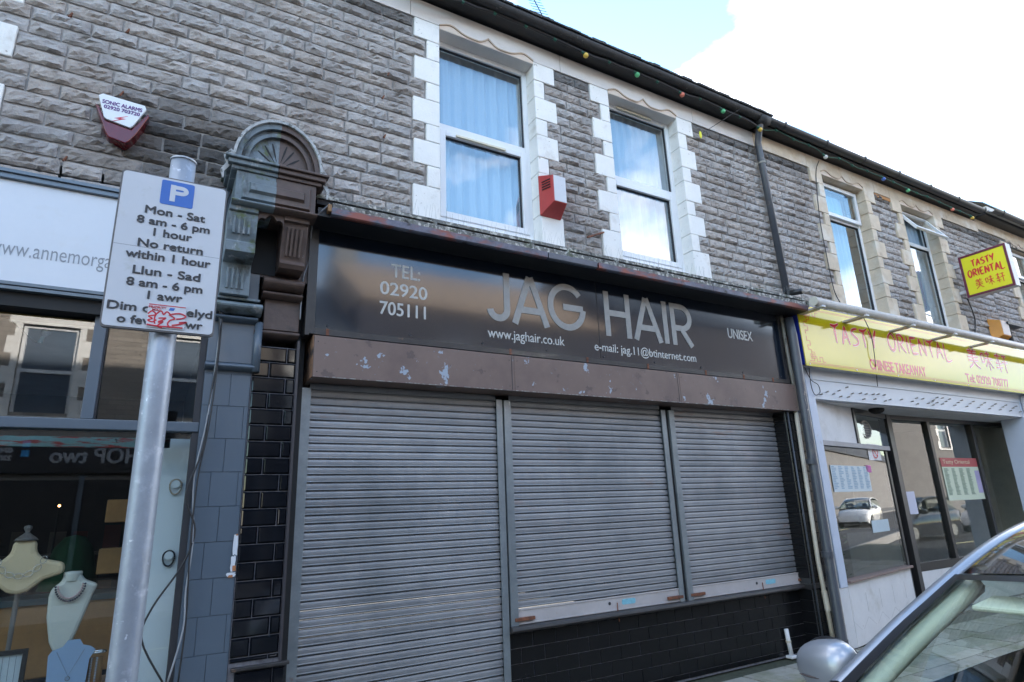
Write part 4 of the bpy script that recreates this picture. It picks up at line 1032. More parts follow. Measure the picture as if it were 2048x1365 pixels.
# red siren box by window one
rb = thing('siren_box', (3.1, -.05, 4.3), 'faded red siren box with white front, fixed beside the first salon window', 'alarm')
A = lambda px, py, y: (lambda q: (q[0], y, q[1]))(at(px, py, y))
yF, yB = -.20, -.018
fl, fr_ = 3.045, 3.195; bl_, br_ = 2.99, 3.235
z0, z1 = 4.46, 4.745
MB().hexa([(bl_, yB, 4.36), (br_, yB, 4.36), (br_, yB, 4.80), (bl_, yB, 4.80), (fl, yF, 4.45), (fr_, yF, 4.45), (fr_, yF, 4.735), (fl, yF, 4.735)]).build('red_body', m_red, rb, bevel=.006)
MB().box(fl+.006, fr_-.006, yF-.004, yF, 4.455, 4.73).build('white_front', M('chipped_white', (.66, .66, .68), .5, var=.05, dirt=(((.25, .15, .12), 40, .68, .73),)), rb)
for k in range(4):
    zz = 4.70-.028*k
    MB().hexa([(bl_-.0+.012, yB-.045, zz), (fl-.010, yF+.035, zz-.004), (fl-.010, yF+.036, zz+.006), (bl_+.012, yB-.044, zz+.008), (bl_+.006, yB-.050, zz), (fl-.016, yF+.030, zz-.004), (fl-.016, yF+.031, zz+.006), (bl_+.006, yB-.049, zz+.008)]).build('louvre', m_dark, rb)
# rod, wire and tag
ra = at(1175, 475, -.18); rb_ = at(1208, 465, -.005)
tag(MB().tube([(rb_[0], -.005, rb_[1]), (ra[0], -.18, ra[1])], .011, 8).build('iron_bracket', m_rust), 'rusty iron rod sticking out of the wall between the salon windows', 'bracket')
wa = at(1403, 268, -.10); wb = at(1487, 214, -.28)
o = thing('anchor_wire', (wa[0], -.1, wa[1]), 'stay wire with a yellow tag below the gutter joint', 'wire')
MB().tube([(wa[0], -.10, wa[1]), (wb[0], -.28, wb[1])], .004, 6).build('wire', m_cable, o)
MB().ball((wa[0]-.02, -.10, wa[1]-.02), .035, 10, 6, (.6, .3, 1.5)).build('yellow_tag', m_pyel, o, smooth=True)
for i, (px, py) in enumerate(((141, 31), (255, 63), (775, 149), (765, 195), (768, 273), (243, 188), (130, 318))):
    x, z = at(px, py, -.03)
    tag(MB().tube([(x, -.01, z), (x+.01, -.045, z+.01), (x-.005, -.05, z-.03)], .006, 6).build('wall_hook', m_rust), ['rusty hook high on the stone wall, leftmost', 'rusty hook on the stone above the alarm box, towards the top', 'rusty hook left of the first salon window, topmost', 'rusty hook left of the first salon window, middle', 'rusty hook left of the first salon window, lowest', 'rusty hook just above the alarm box', 'rusty nail low between stones left of the alarm box'][i], 'hook')
# ------------------------------------------------------------------ festoon lights
fs = thing('festoon_lights', (6, -.18, 6.36), 'string of small coloured festoon bulbs under the eaves', 'string lights')
LP = [(815, -26, 'e'), (870, -9, 'e'), (930, 8, 'e'), (994, 31, 'e'), (1056, 57, 'e'), (1114, 83, 'e'), (1170, 109, 'y'), (1222, 128, 'e'), (1273, 148, 'g'), (1318, 167, 'e'), (1363, 188, 'r'), (1403, 201, 'e'), (1445, 221, 'g'), (1482, 237, 'e'), (1519, 258, 'y'), (1555, 264, 'e'), (1590, 282, 'e'), (1621, 294, 'e'), (1650, 313, 'w'), (1681, 320, 'e'), (1707, 334, 'e'), (1737, 345, 'e'), (1766, 357, 'b'), (1789, 367, 'e'), (1815, 380, 'g'), (1836, 389, 'e'), (1857, 396, 'e'), (1881, 407, 'e'), (1904, 418, 'r'), (1922, 425, 'e'), (1944, 435, 'y')]
bc = {'y': M('bulb_yellow', (.75, .50, .08), .3), 'g': M('bulb_green', (.12, .50, .22), .3), 'r': M('bulb_red', (.75, .20, .13), .3), 'b': M('bulb_blue', (.08, .18, .60), .3), 'w': M('bulb_white', (.70, .70, .66), .3)}
cab = []
for px, py, k in LP:
    x, z = at(px, py, -.20); P0 = Vector((x, -.20, z)); cab.append(P0+Vector((-.02, 0, .02))); cab.append(P0+Vector((.12, 0, .012)))
    so_ = MB().tube([P0+Vector((-.045, 0, .022)), P0+Vector((-.008, 0, .004))], .016, 8).build('bulb_socket', m_ggreen, fs, smooth=True)
    if k != 'e': MB().ball(P0+Vector((.010, 0, -.010)), .030, 12, 8).build('bulb', bc[k], fs, smooth=True)
MB().tube(cab[:29], .016, 6).build('conduit', m_black, fs, smooth=True); MB().tube(cab[28:], .006, 5).build('cable', m_ggreen, fs, smooth=True)

# ------------------------------------------------------------------ takeaway
tk = thing('shopfront', (9.6, .2, 0), 'white painted takeaway shopfront with dark framed glazing', 'shopfront')
MB().box(6.72, 6.86, -.03, .30, .62, 3.30).build('white_pilaster', M('pilaster_white', (.55, .60, .70), .4, var=.04, dirt=(((.35, .33, .34), 8, .66, .85),)), tk, bevel=.004)
MB().box(6.70, 6.86, -.022, .30, 0, .618).build('pilaster_base', m_wrend, tk, bevel=.004)
MB().box(6.862, 12.45, -.02, .05, 2.765, 3.00).build('lower_board', m_wboard, tk)
MB().box(6.862, 12.45, -.03, .05, 3.003, 3.62).build('upper_board', m_wboard, tk)
MB().box(12.40, 12.75, -.035, .30, .0, 3.3).build('white_pilaster', MATS['pilaster_white'], tk, bevel=.004)
MB().box(6.862, 13.9, .051, 1.0, 2.752, 2.78).build('lobby_ceiling', m_wrend, tk)
sc = MB(); r9 = random.Random(12)
SCR = [(852, 1024), (887, 1010), (925, 1022), (957, 1003), (967, 1037), (1003, 983), (1012, 1040), (1035, 1020), (1082, 1018), (1102, 1052), (1116, 1022), (1157, 1024), (1167, 1052), (1186, 1023), (1221, 1028), (1228, 1063), (1255, 1055), (1322, 1055), (1385, 1065), (1410, 1046), (1416, 1080), (1447, 1050), (1480, 1076), (1503, 1067), (1508, 1086), (1530, 1073), (1562, 1045)]
for i, (a, b_) in enumerate(SCR):
    x, z = at(1348+a/2.926, 440+b_/2.926, -.02)
    MB().tube([(x, -.06, z+.004), (x, -.02, z)], [.011, .006], 8).build('sign_screw', m_greyp, tk)
for i in range(24):
    x = 9.6+i*.118; z = 2.90+.05*math.sin(i*2.1)-.01
    MB().tube([(x, -.06, z+.004), (x, -.02, z)], [.011, .006], 8).build('sign_screw', m_greyp, tk)
def seg_box(name, mat, p, q, z0, z1, t=.04, bevel=.003, yoff=0):
    p = Vector((p[0], p[1])); q = Vector((q[0], q[1])); d = (q-p).normalized(); n = Vector((-d.y, d.x))*t/2
    return MB().hexa([(p.x-n.x, p.y-n.y, z0), (q.x-n.x, q.y-n.y, z0), (q.x+n.x, q.y+n.y, z0), (p.x+n.x, p.y+n.y, z0), (p.x-n.x, p.y-n.y, z1), (q.x-n.x, q.y-n.y, z1), (q.x+n.x, q.y+n.y, z1), (p.x+n.x, p.y+n.y, z1)]).build(name, mat, tk, bevel=bevel)
# angled left display window
A0 = (6.862, .03); A1 = (8.86, .40); A2 = (9.25, .52); G0 = (9.42, .55); G1 = (13.35, .55)
seg_box('stall_wall', m_wrend, A0, (8.84, .40), 0, .655, .10)
seg_box('wooden_sill', M('worn_sill', (.22, .15, .13), .6), (6.862, .0), (8.86, .37), .657, .685, .12)
seg_box('pane', g_shop, A0, A1, .69, 2.20, .008, 0)
seg_box('edge_trim', m_wboard, (6.875, .03), (6.90, .035), .69, 2.2, .03)
seg_box('transom_bar', M('grey_bar', (.28, .27, .29), .5), (6.862, .02), (9.0, .41), 2.205, 2.265, .07)
seg_box('hex_tiled_panel', m_wrend, (6.862, .06), (8.02, .27), 2.268, 2.75, .04)
seg_box('vent_frame', m_bframe, (8.02, .26), (8.08, .27), 2.27, 2.75, .06); seg_box('vent_frame', m_bframe, (8.08, .27), (9.2, .49), 2.68, 2.75, .06)
seg_box('pane', g_shop, (8.08, .28), (9.2, .49), 2.27, 2.68, .008, 0)
seg_box('door_post', m_bframe, A2, G0, 0, 2.752, .09)
seg_box('door_frame', m_bframe, (8.9, .42), (9.0, .45), 0, 2.2, .05)
hx = MB()
def hexes(p, q, z0, z1, w=.42):
    d = Vector((q[0]-p[0], q[1]-p[1])); L_ = d.length; d.normalize()
    for i in range(int(L_/w)+1):
        for k in range(int((z1-z0)/w)+1):
            cx, cz = i*w+(k % 2)*w/2, z0+k*w*.86
            for a in (30, 90, 150):
                pa_ = [(cx+w*.5*math.cos(math.radians(a+t)), cz+w*.5*math.sin(math.radians(a+t))) for t in (0, 60)]
                if all(0 < u[0] < L_ and z0 < u[1] < z1 for u in pa_):
                    hx.tube([(p[0]+d.x*u[0]+.002, p[1]+d.y*u[0]-.0510, u[1]) for u in pa_], .0016, 3, caps=False)
hexes(A0, (8.84, .40), .05, .60)
hx.build('hex_joints', M('faint_joint', (.45, .43, .42), .8), tk)
# main glazing
MB().box(9.36, 13.4, .50, .60, 2.69, 2.752).build('top_rail', m_bframe, tk); MB().box(9.40, 13.4, .50, .60, .55, .66).build('bottom_rail', m_bframe, tk)
for x in (at(1778, 900, .55)[0], at(1862, 900, .55)[0]-.02, at(1948, 900, .55)[0], 13.32): MB().box(x-.04, x+.04, .50, .60, .66, 2.69).build('glazing_bar', m_bframe, tk, bevel=.004)
MB().box(9.4, 13.4, .545, .553, .66, 2.69).build('pane', g_shop, tk)
MB().box(9.40, 13.5, .50, .62, 0, .548).build('stall_wall', m_wrend, tk)
MB().box(6.72, 13.6, 3.8, 3.9, 0, 3.3).build('interior_back_wall', M('warm_grey_wall', (.55, .52, .48), .9), tk)
MB().box(6.72, 13.6, .62, 3.8, 2.85, 2.9).build('interior_ceiling', M('interior_ceiling', (.42, .40, .38), .9), tk)
MB().box(6.72, 13.6, .3, 3.8, -.02, .01).build('interior_floor', M('interior_floor', (.12, .11, .10), .6), tk)
MB().box(13.52, 13.6, .63, 3.8, 0, 2.85).build('interior_side_wall', MATS['warm_grey_wall'], tk)
MB().box(9.4, 10.9, 1.5, 2.1, 0, 1.05).build('counter', M('counter_panel', (.25, .24, .23), .5), tk, bevel=.01)
for x in (7.3, 7.9): MB().box(x, x+.25, 1.4, 1.42, .9, 2.6).build('interior_post', MATS['warm_grey_wall'], tk)
# posters
mprint = bpy.data.materials.new('menu_print'); mprint.use_nodes = True
def print_mat(name, base, ink, sx, sz):
    m = bpy.data.materials.new(name); m.use_nodes = True; t = m.node_tree; l = t.links.new; b = t.nodes['Principled BSDF']; b.inputs['Roughness'].default_value = .5
    g = nn('ShaderNodeNewGeometry', t); q = nn('ShaderNodeMapping', t); q.inputs['Scale'].default_value = (sx, 0, sz); l(g.outputs['Position'], q.inputs[0])
    br = nn('ShaderNodeTexBrick', t); br.inputs['Scale'].default_value = 1; br.inputs['Mortar Size'].default_value = .22; br.inputs['Color1'].default_value = (*ink, 1); br.inputs['Color2'].default_value = (*[i*.5+b_*.5 for i, b_ in zip(ink, base)], 1); br.inputs['Mortar'].default_value = (*base, 1)
    q.inputs['Rotation'].default_value = (math.pi/2, 0, 0)
    n = nn('ShaderNodeTexNoise', t); n.inputs['Scale'].default_value = 60; r = nn('ShaderNodeMapRange', t); r.inputs['From Min'].default_value = .45; r.inputs['From Max'].default_value = .55
    l(g.outputs['Position'], n.inputs['Vector']); l(n.outputs['Fac'], r.inputs['Value'])
    x = nn('ShaderNodeMixRGB', t); l(r.outputs[0], x.inputs[0]); x.inputs[1].default_value = (*base, 1)
    l(q.outputs[0], br.inputs['Vector']); l(br.outputs[0], x.inputs[2]); l(x.outputs[0], b.inputs['Base Color']); return m
bpy.data.materials.remove(mprint)
mp1 = print_mat('menu_blue', (.50, .58, .62), (.22, .32, .42), 4, 12); mp2 = print_mat('menu_green', (.62, .68, .52), (.28, .36, .30), 3.6, 11)
def slopey(x, off=-.02): return .03+(x-6.862)*(.37/1.998)+off
def poster(px0, px1, py0, py1, mat, label, off=-.012, name='menu_poster', lines=0):
    # pasted on the angled pane: iterate depth
    def hit(px, py):
        y = .1
        for _ in range(12): x, z = at(px, py, y); y = slopey(x, off)
        return x, y, z
    a = hit(px0, py0); b_ = hit(px1, py0); c = hit(px0, py1); zt = (a[2]+b_[2])/2; zb = c[2]
    o = MB().hexa([(a[0], a[1], zb), (b_[0], b_[1], zb), (b_[0], b_[1]+.002, zb), (a[0], a[1]+.002, zb), (a[0], a[1], zt), (b_[0], b_[1], zt), (b_[0], b_[1]+.002, zt), (a[0], a[1]+.002, zt)]).build(name, mat)
    if lines:
        q = MB(); rp_ = random.Random(1)
        for c_ in range(lines):
            for r_ in range(14):
                u0 = (c_+.12)/lines; u1 = u0+rp_.uniform(.35, .74)/lines; z = zt-(zt-zb)*(r_+1.2)/16
                P = lambda u, zz: (a[0]+(b_[0]-a[0])*u, a[1]+(b_[1]-a[1])*u-.002, zz)
                q.add([P(u0, z), P(u1, z), P(u1, z+.014), P(u0, z+.014)], [(0, 1, 2, 3)])
        q.build('menu_print', M('print_blue', (.25, .38, .50), .5), o)
    tag(o, label, 'poster'); return o
poster(1660, 1735, 932, 985, mp1, 'wide pale blue menu sheet taped inside the angled takeaway window', lines=6)
poster(1731, 1741, 931, 945, M('magenta_card', (.45, .05, .30), .5), 'small magenta card at the corner of the blue menu sheet')
poster(1733, 1757, 889, 920, M('notice_white', (.66, .64, .66), .5), 'no smoking notice on the glass with red prohibition circle', name='no_smoking_sign')
poster(1742, 1776, 1040, 1067, M('notice_blue_white', (.45, .55, .60), .5), 'pale blue paper notice low on the angled window')
ns = bpy.data.objects['no_smoking_sign']; c = WL[ns.name]
b = MB(); ribbon(b, arc(c.x, c.z+.10, .06, .07, 0, 342, 19), .014, c.y-.012, t=.001, closed=True); b.build('red_ring', m_rprint, ns)
b = MB(); ribbon(b, [(c.x-.04, c.z+.15), (c.x+.04, c.z+.05)], .012, c.y-.014, t=.001); b.build('red_slash', m_rprint, ns)
x0, z1 = at(1879, 916, .54); x1, _ = at(1951, 916, .54); _, z0 = at(1897, 1002, .54)
o = thing('menu_poster', ((x0+x1)/2, .54, z0), 'tall green takeaway menu with red header behind the glazing', 'poster')
MB().box(x0, x1, .536, .540, z0, z1-.14).build('menu_sheet', mp2, o); MB().box(x0, x1, .5365, .5405, z1-.139, z1).build('red_header', M('header_red', (.50, .10, .10), .5), o)
q = MB(); rp_ = random.Random(2)
for c_ in range(4):
    for r_ in range(20):
        u0 = x0+.04+c_*(x1-x0-.22)/4; z = z1-.18-(z1-z0-.24)*r_/20; q.add([(u0, .5345, z), (u0+rp_.uniform(.08, .16), .5345, z), (u0+.1, .5345, z+.016), (u0, .5345, z+.016)], [(0, 1, 2, 3)])
q.build('menu_print', M('print_green', (.25, .33, .24), .5), o)
MB().box(x1-.16, x1-.01, .534, .5355, z0+.1, z1-.2).build('lilac_column', M('lilac', (.45, .40, .60), .5), o)
text('Tasty Oriental', x0+.06, x1-.25, z1-.11, z1-.03, .536, M('cream_print', (.7, .6, .4), .5), o)
x0, z1 = at(1805, 984, .53); x1, _ = at(1829, 984, .53); _, z0 = at(1812, 1030, .53)
tag(MB().box(x0, x1, .536, .540, z0, z1).build('price_list', print_mat('list_print', (.55, .55, .66), (.2, .2, .3), 4, 11)), 'white typed price list taped beside the takeaway door post', 'poster')
# vent fan in upper pane
o = thing('extractor_fan', (8.55, .36, 2.3), 'round grey extractor grille in the small upper pane', 'fan')
fx_, fz_ = at(1727, 860, .36)
for r_, w_ in ((.115, .02),): MB().tube([(fx_+r_*math.cos(i*.35), .33, fz_+r_*math.sin(i*.35)) for i in range(19)], .012, 6).build('rim', m_greyp, o)
MB().tube([(fx_, .335, fz_), (fx_, .35, fz_)], .11, 18).build('grille', M('grille_grey', (.12, .12, .12), .6), o)
for k in range(5): MB().box(fx_-.09, fx_+.09, .325, .334, fz_-.07+.033*k, fz_-.062+.033*k).build('louvre', m_greyp, o)
# plant in the window
o = thing('pot_plant', (7.55, .62, .05), 'leafy green pot plant behind the angled takeaway window', 'plant')
MB().lathe([(0, 0), (.13, 0), (.17, .30), (.15, .30), (.12, .25)], (7.55, .62, .02), 14).build('pot', M('pot', (.12, .06, .04), .7), o, smooth=True)
mleaf = M('leaf', (.035, .075, .03), .5, var=.4, vs=20); b = MB(); rl = random.Random(3)
for k in range(420):
    a = rl.uniform(0, 6.28); rr_ = rl.uniform(.02, .30); h = rl.uniform(.6, 1.45); c = Vector((7.55+rr_*math.cos(a), .62+rr_*.5*math.sin(a), h))
    d = Vector((rl.uniform(-1, 1), rl.uniform(-1, 1), rl.uniform(-.6, .4))).normalized(); s_ = d.orthogonal().normalized()*.014; L_ = rl.uniform(.05, .09)
    b.add([c, c+d*L_*.5+s_, c+d*L_, c+d*L_*.5-s_], [(0, 1, 2, 3)])
b.build('foliage', mleaf, o)
MB().tube([(7.55, .62, .3), (7.57, .62, 1.3)], .008, 6).build('stem', mleaf, o)
# hole in the lobby ceiling: a lump, the hole's darkness painted black
tag(MB().ball((8.5, .18, 2.735), .11, 12, 8, (1.2, .8, .5)).build('ceiling_hole', M('hole_black', (.012, .011, .01), 1.0, bump=2, bs=60), smooth=False), 'dark hole with torn edges in the takeaway lobby ceiling', 'hole')

# yellow fascia sign
ys = thing('shop_sign', (9.6, -.15, 3.1), 'long glossy yellow takeaway fascia with red brush lettering', 'sign')
YY = -.16; yx0, yx1 = 6.60, 14.6; yz0, yz1 = 3.128, 3.905
MB().box(yx0, yx1, YY, YY+.012, yz0, yz1).build('sign_face', m_yel, ys)
MB().box(yx0-.005, yx0+.035, YY+.0125, .0, yz0+.02, yz1).build('blue_side', m_yblue, ys)
MB().box(yx0+.04, yx1, YY+.0125, -.03, yz0+.01, yz0+.05).build('sign_case', m_boxal, ys)
MB().ball((yx0+.0, -.08, yz0+.05), .016, 8, 6, (1, 2, 1)).build('pink_cap', M('pink', (.6, .08, .30), .4), ys)
mb_line = M('sign_line', (.66, .12, .03), .1)
b = MB()
for z in (yz0+.035, yz0+.05, yz1-.03, yz1-.045): ribbon(b, [(yx0+.06, z), (yx1-.05, z)], .0055, YY, t=.0008)
b.build('border_line', mb_line, ys)
def fret(x, z, sx, sz, seed):
    b = MB(); k = [0]
    def q(pts):
        k[0] += 1; ribbon(b, [(x+sx*a*.028, z+sz*c_*.028) for a, c_ in pts], .0085, YY, t=.0010+.0002*k[0])
    q([(0, 0), (3, 0), (3, 3), (1, 3), (1, 1), (4, 1), (4, 4), (2, 4), (2, 2), (5, 2)]); q([(5, 2), (5, 0), (7, 0), (7, 2), (9, 2), (9, 0), (11, 0)])
    q([(2, 5), (0, 5), (0, 7), (2, 7), (2, 9), (0, 9), (0, 11)]); q([(1, 2), (5, 2)]) ; q([(2, 1), (2, 5)])
    b.build('fret_corner', mb_line, ys)
fret(yx0+.09, yz0+.07, 1, 1, 1); fret(yx0+.09, yz1-.07, 1, -1, 2)
# brush strokes for the big words
BR = {'T': [[(0, .95), (.5, .92), (1.05, 1.08)], [(.52, .95), (.46, .5), (.50, 0)]],
 'A': [[(0, 0), (.30, .55), (.50, 1)], [(.50, 1), (.72, .5), (.95, .02)], [(.12, .36), (.85, .44)]],
 'S': [[(.95, .98), (.45, .92), (.15, .74), (.40, .58), (.80, .42), (.85, .2), (.45, .05), (.05, .03)]],
 'Y': [[(.0, 1), (.25, .68), (.48, .52)], [(1.0, 1.08), (.62, .6), (.42, .05)]],
 'O': [[(.55, 1), (.15, .80), (.02, .45), (.25, .10), (.60, .05), (.92, .35), (.90, .75), (.60, .98), (.38, .97)]],
 'R': [[(.12, .98), (.14, .5), (.10, 0)], [(.05, .95), (.6, 1), (.88, .78), (.6, .55), (.18, .5)], [(.35, .50), (.65, .25), (1.02, .02)]],
 'I': [[(.5, 1), (.45, .5), (.5, 0)]],
 'E': [[(.12, .98), (.10, .5), (.14, .02)], [(.1, .95), (.9, 1)], [(.12, .52), (.75, .56)], [(.12, .04), (.95, .08)]],
 'N': [[(.05, 0), (.10, .98)], [(.10, .98), (.55, .45), (.88, .04)], [(.88, .04), (.95, 1.02)]],
 'L': [[(.15, 1.0), (.10, .45), (.14, .0), (.5, -.08), (1.0, .02)]]}
def smooth(pts, n=6):
    out = []; P = [Vector(p) for p in pts]
    if len(P) < 3: return [tuple(P[0].lerp(P[-1], i/6)) for i in range(7)]
    for i in range(len(P)-1):
        p0 = P[max(i-1, 0)]; p1 = P[i]; p2 = P[i+1]; p3 = P[min(i+2, len(P)-1)]
        for k in range(n):
            t = k/n; out.append(tuple(.5*((2*p1)+(p2-p0)*t+(2*p0-5*p1+4*p2-p3)*t*t+(3*p1-p0-3*p2+p3)*t**3)))
    out.append(tuple(P[-1])); return out
def brush(word, x0, x1, z0, z1, y, parent, w, mat, outline=None, frame=None):
    n = len(word); tot = sum(.45 if c == 'I' else 1.0 for c in word); cw = (x1-x0)/tot; x = x0
    for ch in word:
        ww = .45 if ch == 'I' else 1.0; b = MB(); bo = MB(); k = 0
        for stk in BR[ch]:
            pts = [(x+cw*ww*(.08+.80*p[0]), z0+(z1-z0)*p[1]) for p in smooth(stk)]; k += 1; N = len(pts)
            prof = [w*(.55+.55*math.sin(math.pi*min(1, (i+1.2)/(N*.9)))) for i in range(N)]
            ribbon(b, pts, prof, y, t=.0022+.0003*k)
            if outline: ribbon(bo, pts, [q+w*.35 for q in prof], y, t=.0008+.0002*k)
        if frame: b.v = [frame(v) for v in b.v]
        b.build('brush_letter', mat, parent)
        if outline: bo.build('letter_outline', outline, parent)
        x += cw*ww
tx = lambda px, py: at(px, py, YY)
x0 = tx(1662, 670)[0]; x1 = tx(1757, 690)[0]; x2 = tx(1778, 700)[0]; x3 = tx(1903, 710)[0]
brush('TASTY', x0, x1, tx(1670, 686)[1], tx(1665, 649)[1], YY, ys, .034, m_yred, m_ypink); brush('ORIENTAL', x2, x3, tx(1790, 703)[1], tx(1785, 668)[1], YY, ys, .034, m_yred, m_ypink)
text('CHINESE TAKEAWAY', tx(1740, 728)[0], tx(1851, 744)[0], tx(1744, 739)[1], tx(1744, 719)[1], YY, m_yred, ys, 0, bold=.007)
text('Tel: 02920 708777', tx(1932, 755)[0], tx(2017, 768)[0], tx(1936, 764)[1], tx(1936, 748)[1], YY, m_yred, ys, 0, bold=.007)
# the three characters of the shop name, brush drawn
CJ = [
 [[(.30, 1), (.40, .90)], [(.70, 1), (.60, .90)], [(.12, .85), (.88, .87)], [(.5, .87), (.5, .5)], [(.20, .72), (.80, .73)], [(.08, .55), (.92, .57)], [(.10, .38), (.90, .40)], [(.52, .52), (.45, .25), (.08, .0)], [(.52, .35), (.7, .15), (.96, .02)]],
 [[(.06, .80), (.08, .35)], [(.06, .80), (.30, .80), (.28, .38)], [(.08, .40), (.28, .40)], [(.45, .85), (.85, .87)], [(.38, .60), (.98, .62)], [(.66, 1), (.66, 0)], [(.64, .58), (.52, .35), (.36, .18)], [(.68, .58), (.80, .35), (.98, .15)]],
 [[(.05, .85), (.48, .87)], [(.27, 1), (.22, .65), (.05, .45)], [(.05, .45), (.50, .47)], [(.30, .68), (.30, 0)], [(.02, .22), (.50, .25)], [(.60, .88), (.95, .90)], [(.55, .55), (1, .57)], [(.77, .88), (.77, 0)]]]
def cjk(i, x0, x1, z0, z1, y, parent, w, mat, frame=None, outline=None):
    b = MB(); bo = MB()
    for k, stk in enumerate(CJ[i]):
        pts = [(x0+(x1-x0)*p[0], z0+(z1-z0)*p[1]) for p in smooth(stk, 4)]; N = len(pts)
        ribbon(b, pts, [w*(1.1-.5*j/N) for j in range(N)], y, t=.0022+.0002*k)
        if outline: ribbon(bo, pts, [w*(1.8-.5*j/N) for j in range(N)], y, t=.0006+.0001*k)
    if frame: b.v = [frame(v) for v in b.v]
    b.build('character', mat, parent)
    if outline: bo.build('character_outline', outline, parent)
for i, (pl_, pr_) in enumerate(((1930, 1957), (1957, 1983), (1984, 2012))):
    a_ = tx(pl_, 705)[0]; b_ = tx(pr_, 712)[0]; cjk(i, a_+.02, b_-.02, tx(1940, 735)[1], tx(1940, 697)[1], YY, ys, .026, m_yred, outline=m_ypink)
for i in range(9): x = yx0+.07+i*.95; MB().tube([(x, YY-.004, yz0+.025), (x, YY, yz0+.025)], .009, 8).build('screw', m_upvc, ys)
# awning pole
ap = thing('awning_pole', (9.8, -.45, 3.8), 'long cream awning roller above the yellow sign on steel brackets', 'awning')
p1 = at(1628, 603, -.42); zz = 3.80
zz = p1[1]
MB().tube([(p1[0], -.42, zz), (14.8, -.42, zz-.02)], .052, 18).build('roller', m_pole, ap, smooth=True)
MB().tube([(p1[0]-.012, -.42, zz), (p1[0]+.001, -.42, zz)], .057, 18).build('end_cap', M('cream_cap', (.66, .62, .52), .5), ap)
for px in (1640, 1725, 1815, 1895, 1965):
    x = at(px, 640, -.42)[0]; MB().box(x, x+.10, -.38, -.02, zz-.075, zz-.055).build('bracket', m_pole, ap); MB().box(x+.02, x+.08, -.47, -.37, zz-.07, zz-.052).build('clamp', m_wboard, ap)
# projecting sign
ps = thing('projecting_sign', (11.6, -.3, 4.7), 'yellow takeaway box sign jutting out from the stone wall', 'sign')
# face corners measured on a plane square to the wall
def on_x(px, py, X):
    d = FW + RT*((px-1024)/FPX) - UP*((py-682.5)/FPX); t = X/d.x; return (X, CAM.y+d.y*t, CAM.z+d.z*t)
PX = 11.2
f1 = on_x(1917, 515, PX); f2 = on_x(2009, 487, PX); f3 = on_x(2034, 572, PX); f4 = on_x(1934, 595, PX)
py0, py1 = (f2[1]+f3[1])/2, (f1[1]+f4[1])/2      # near (towards road), wall side
pz0, pz1 = (f4[2]+f3[2])/2, (f1[2]+f2[2])/2
sw_ = py1-py0
MB().box(PX, PX+.16, py0, py1, pz0, pz1).build('sign_case', m_boxal, ps, bevel=.006)
b = MB(); e = .035
b.box(PX-.014, PX-.0005, py0, py0+e, pz0, pz1).box(PX-.014, PX-.0005, py1-e, py1, pz0, pz1).box(PX-.014, PX-.0005, py0+e, py1-e, pz0, pz0+e).box(PX-.014, PX-.0005, py0+e, py1-e, pz1-e, pz1)
b.build('frame', m_maroon, ps, bevel=.003)
MB().box(PX-.006, PX-.0005, py0+e, py1-e, pz0+e, pz1-e).build('sign_face', m_pyel, ps)
MB().box(PX+.04, PX+.12, py1, .0, pz0+.1, pz0+.15).box(PX+.04, PX+.12, py1, .0, pz1-.15, pz1-.1).build('arm', m_boxal, ps)
H_ = pz1-pz0
def fr_side(y0off):  # map x->-y on the sign's face
    def f(p): return Vector((PX-.0065+(p.y), py1-p.x, p.z))
    return f
fm = lambda p: Vector((PX-.0065+p.y, py1-p.x, p.z))
def brush_side(word, u0, u1, z0, z1, w): brush(word, u0, u1, z0, z1, 0, ps, w, m_rprint2, frame=fm)
m_rprint2 = M('projecting_red', (.75, .05, .04), .4)
brush_side('TASTY', sw_*.24, sw_*.74, pz0+H_*.68, pz0+H_*.84, .022); brush_side('ORIENTAL', sw_*.12, sw_*.90, pz0+H_*.45, pz0+H_*.62, .022)
for i in range(3): cjk(i, sw_*(.22+.22*i), sw_*(.40+.22*i), pz0+H_*.15, pz0+H_*.37, 0, ps, .012, m_rprint2, frame=fm)
# orange alarm
oa = thing('alarm_box', (11.7, -.05, 4.1), 'orange alarm box with white front, low on the wall past the projecting sign', 'alarm')
q1 = at(1973, 636, -.02); q2 = at(2001, 640, -.2); q3 = at(1991, 686, -.12)
ox = q1[0]; oz1 = q1[1]; 
MB().hexa([(ox, -.015, 4.03), (ox+.42, -.015, 4.03), (ox+.42, -.015, 4.43), (ox, -.015, 4.43), (ox+.06, -.17, 4.12), (ox+.36, -.17, 4.12), (ox+.36, -.17, 4.38), (ox+.06, -.17, 4.38)]).build('orange_body', m_orange, oa, bevel=.005)
MB().box(ox+.08, ox+.34, -.176, -.171, 4.13, 4.37).build('white_label', M('label_white', (.65, .55, .50), .5, var=.1, vs=20), oa)
# cctv bracket next to it
o = thing('wall_bracket', (12.7, -.1, 4.0), 'dark cable bracket with loops beside the orange alarm box', 'bracket')
MB().tube([(12.55, -.1, 3.95), (12.5, -.1, 4.35)], .035, 8).box(12.3, 12.9, -.2, -.05, 4.33, 4.37).build('bracket_arm', m_cable, o)
# blue ended box sign far right
tag(MB().box(12.42, 12.9, -.22, -.04, 2.86, 3.10).build('light_box', m_boxal, bevel=.02), 'small white box light with blue side at the right frame edge', 'light')
MB().box(12.50, 12.9, -.225, -.2205, 2.88, 3.08).build('blue_front', M('box_blue', (.03, .07, .30), .4), bpy.data.objects['light_box'])
# next shop beyond, plain white board
o = thing('shopfront', (15, 0, 0), 'pale shopfront beyond the takeaway at the far right', 'shopfront')
MB().box(12.78, 20, -.05, .0, 2.5, 4.02).build('white_board', m_wboard, o); MB().box(14, 19.8, -.03, .0, .5, 2.45).build('glazing', m_dark, o)

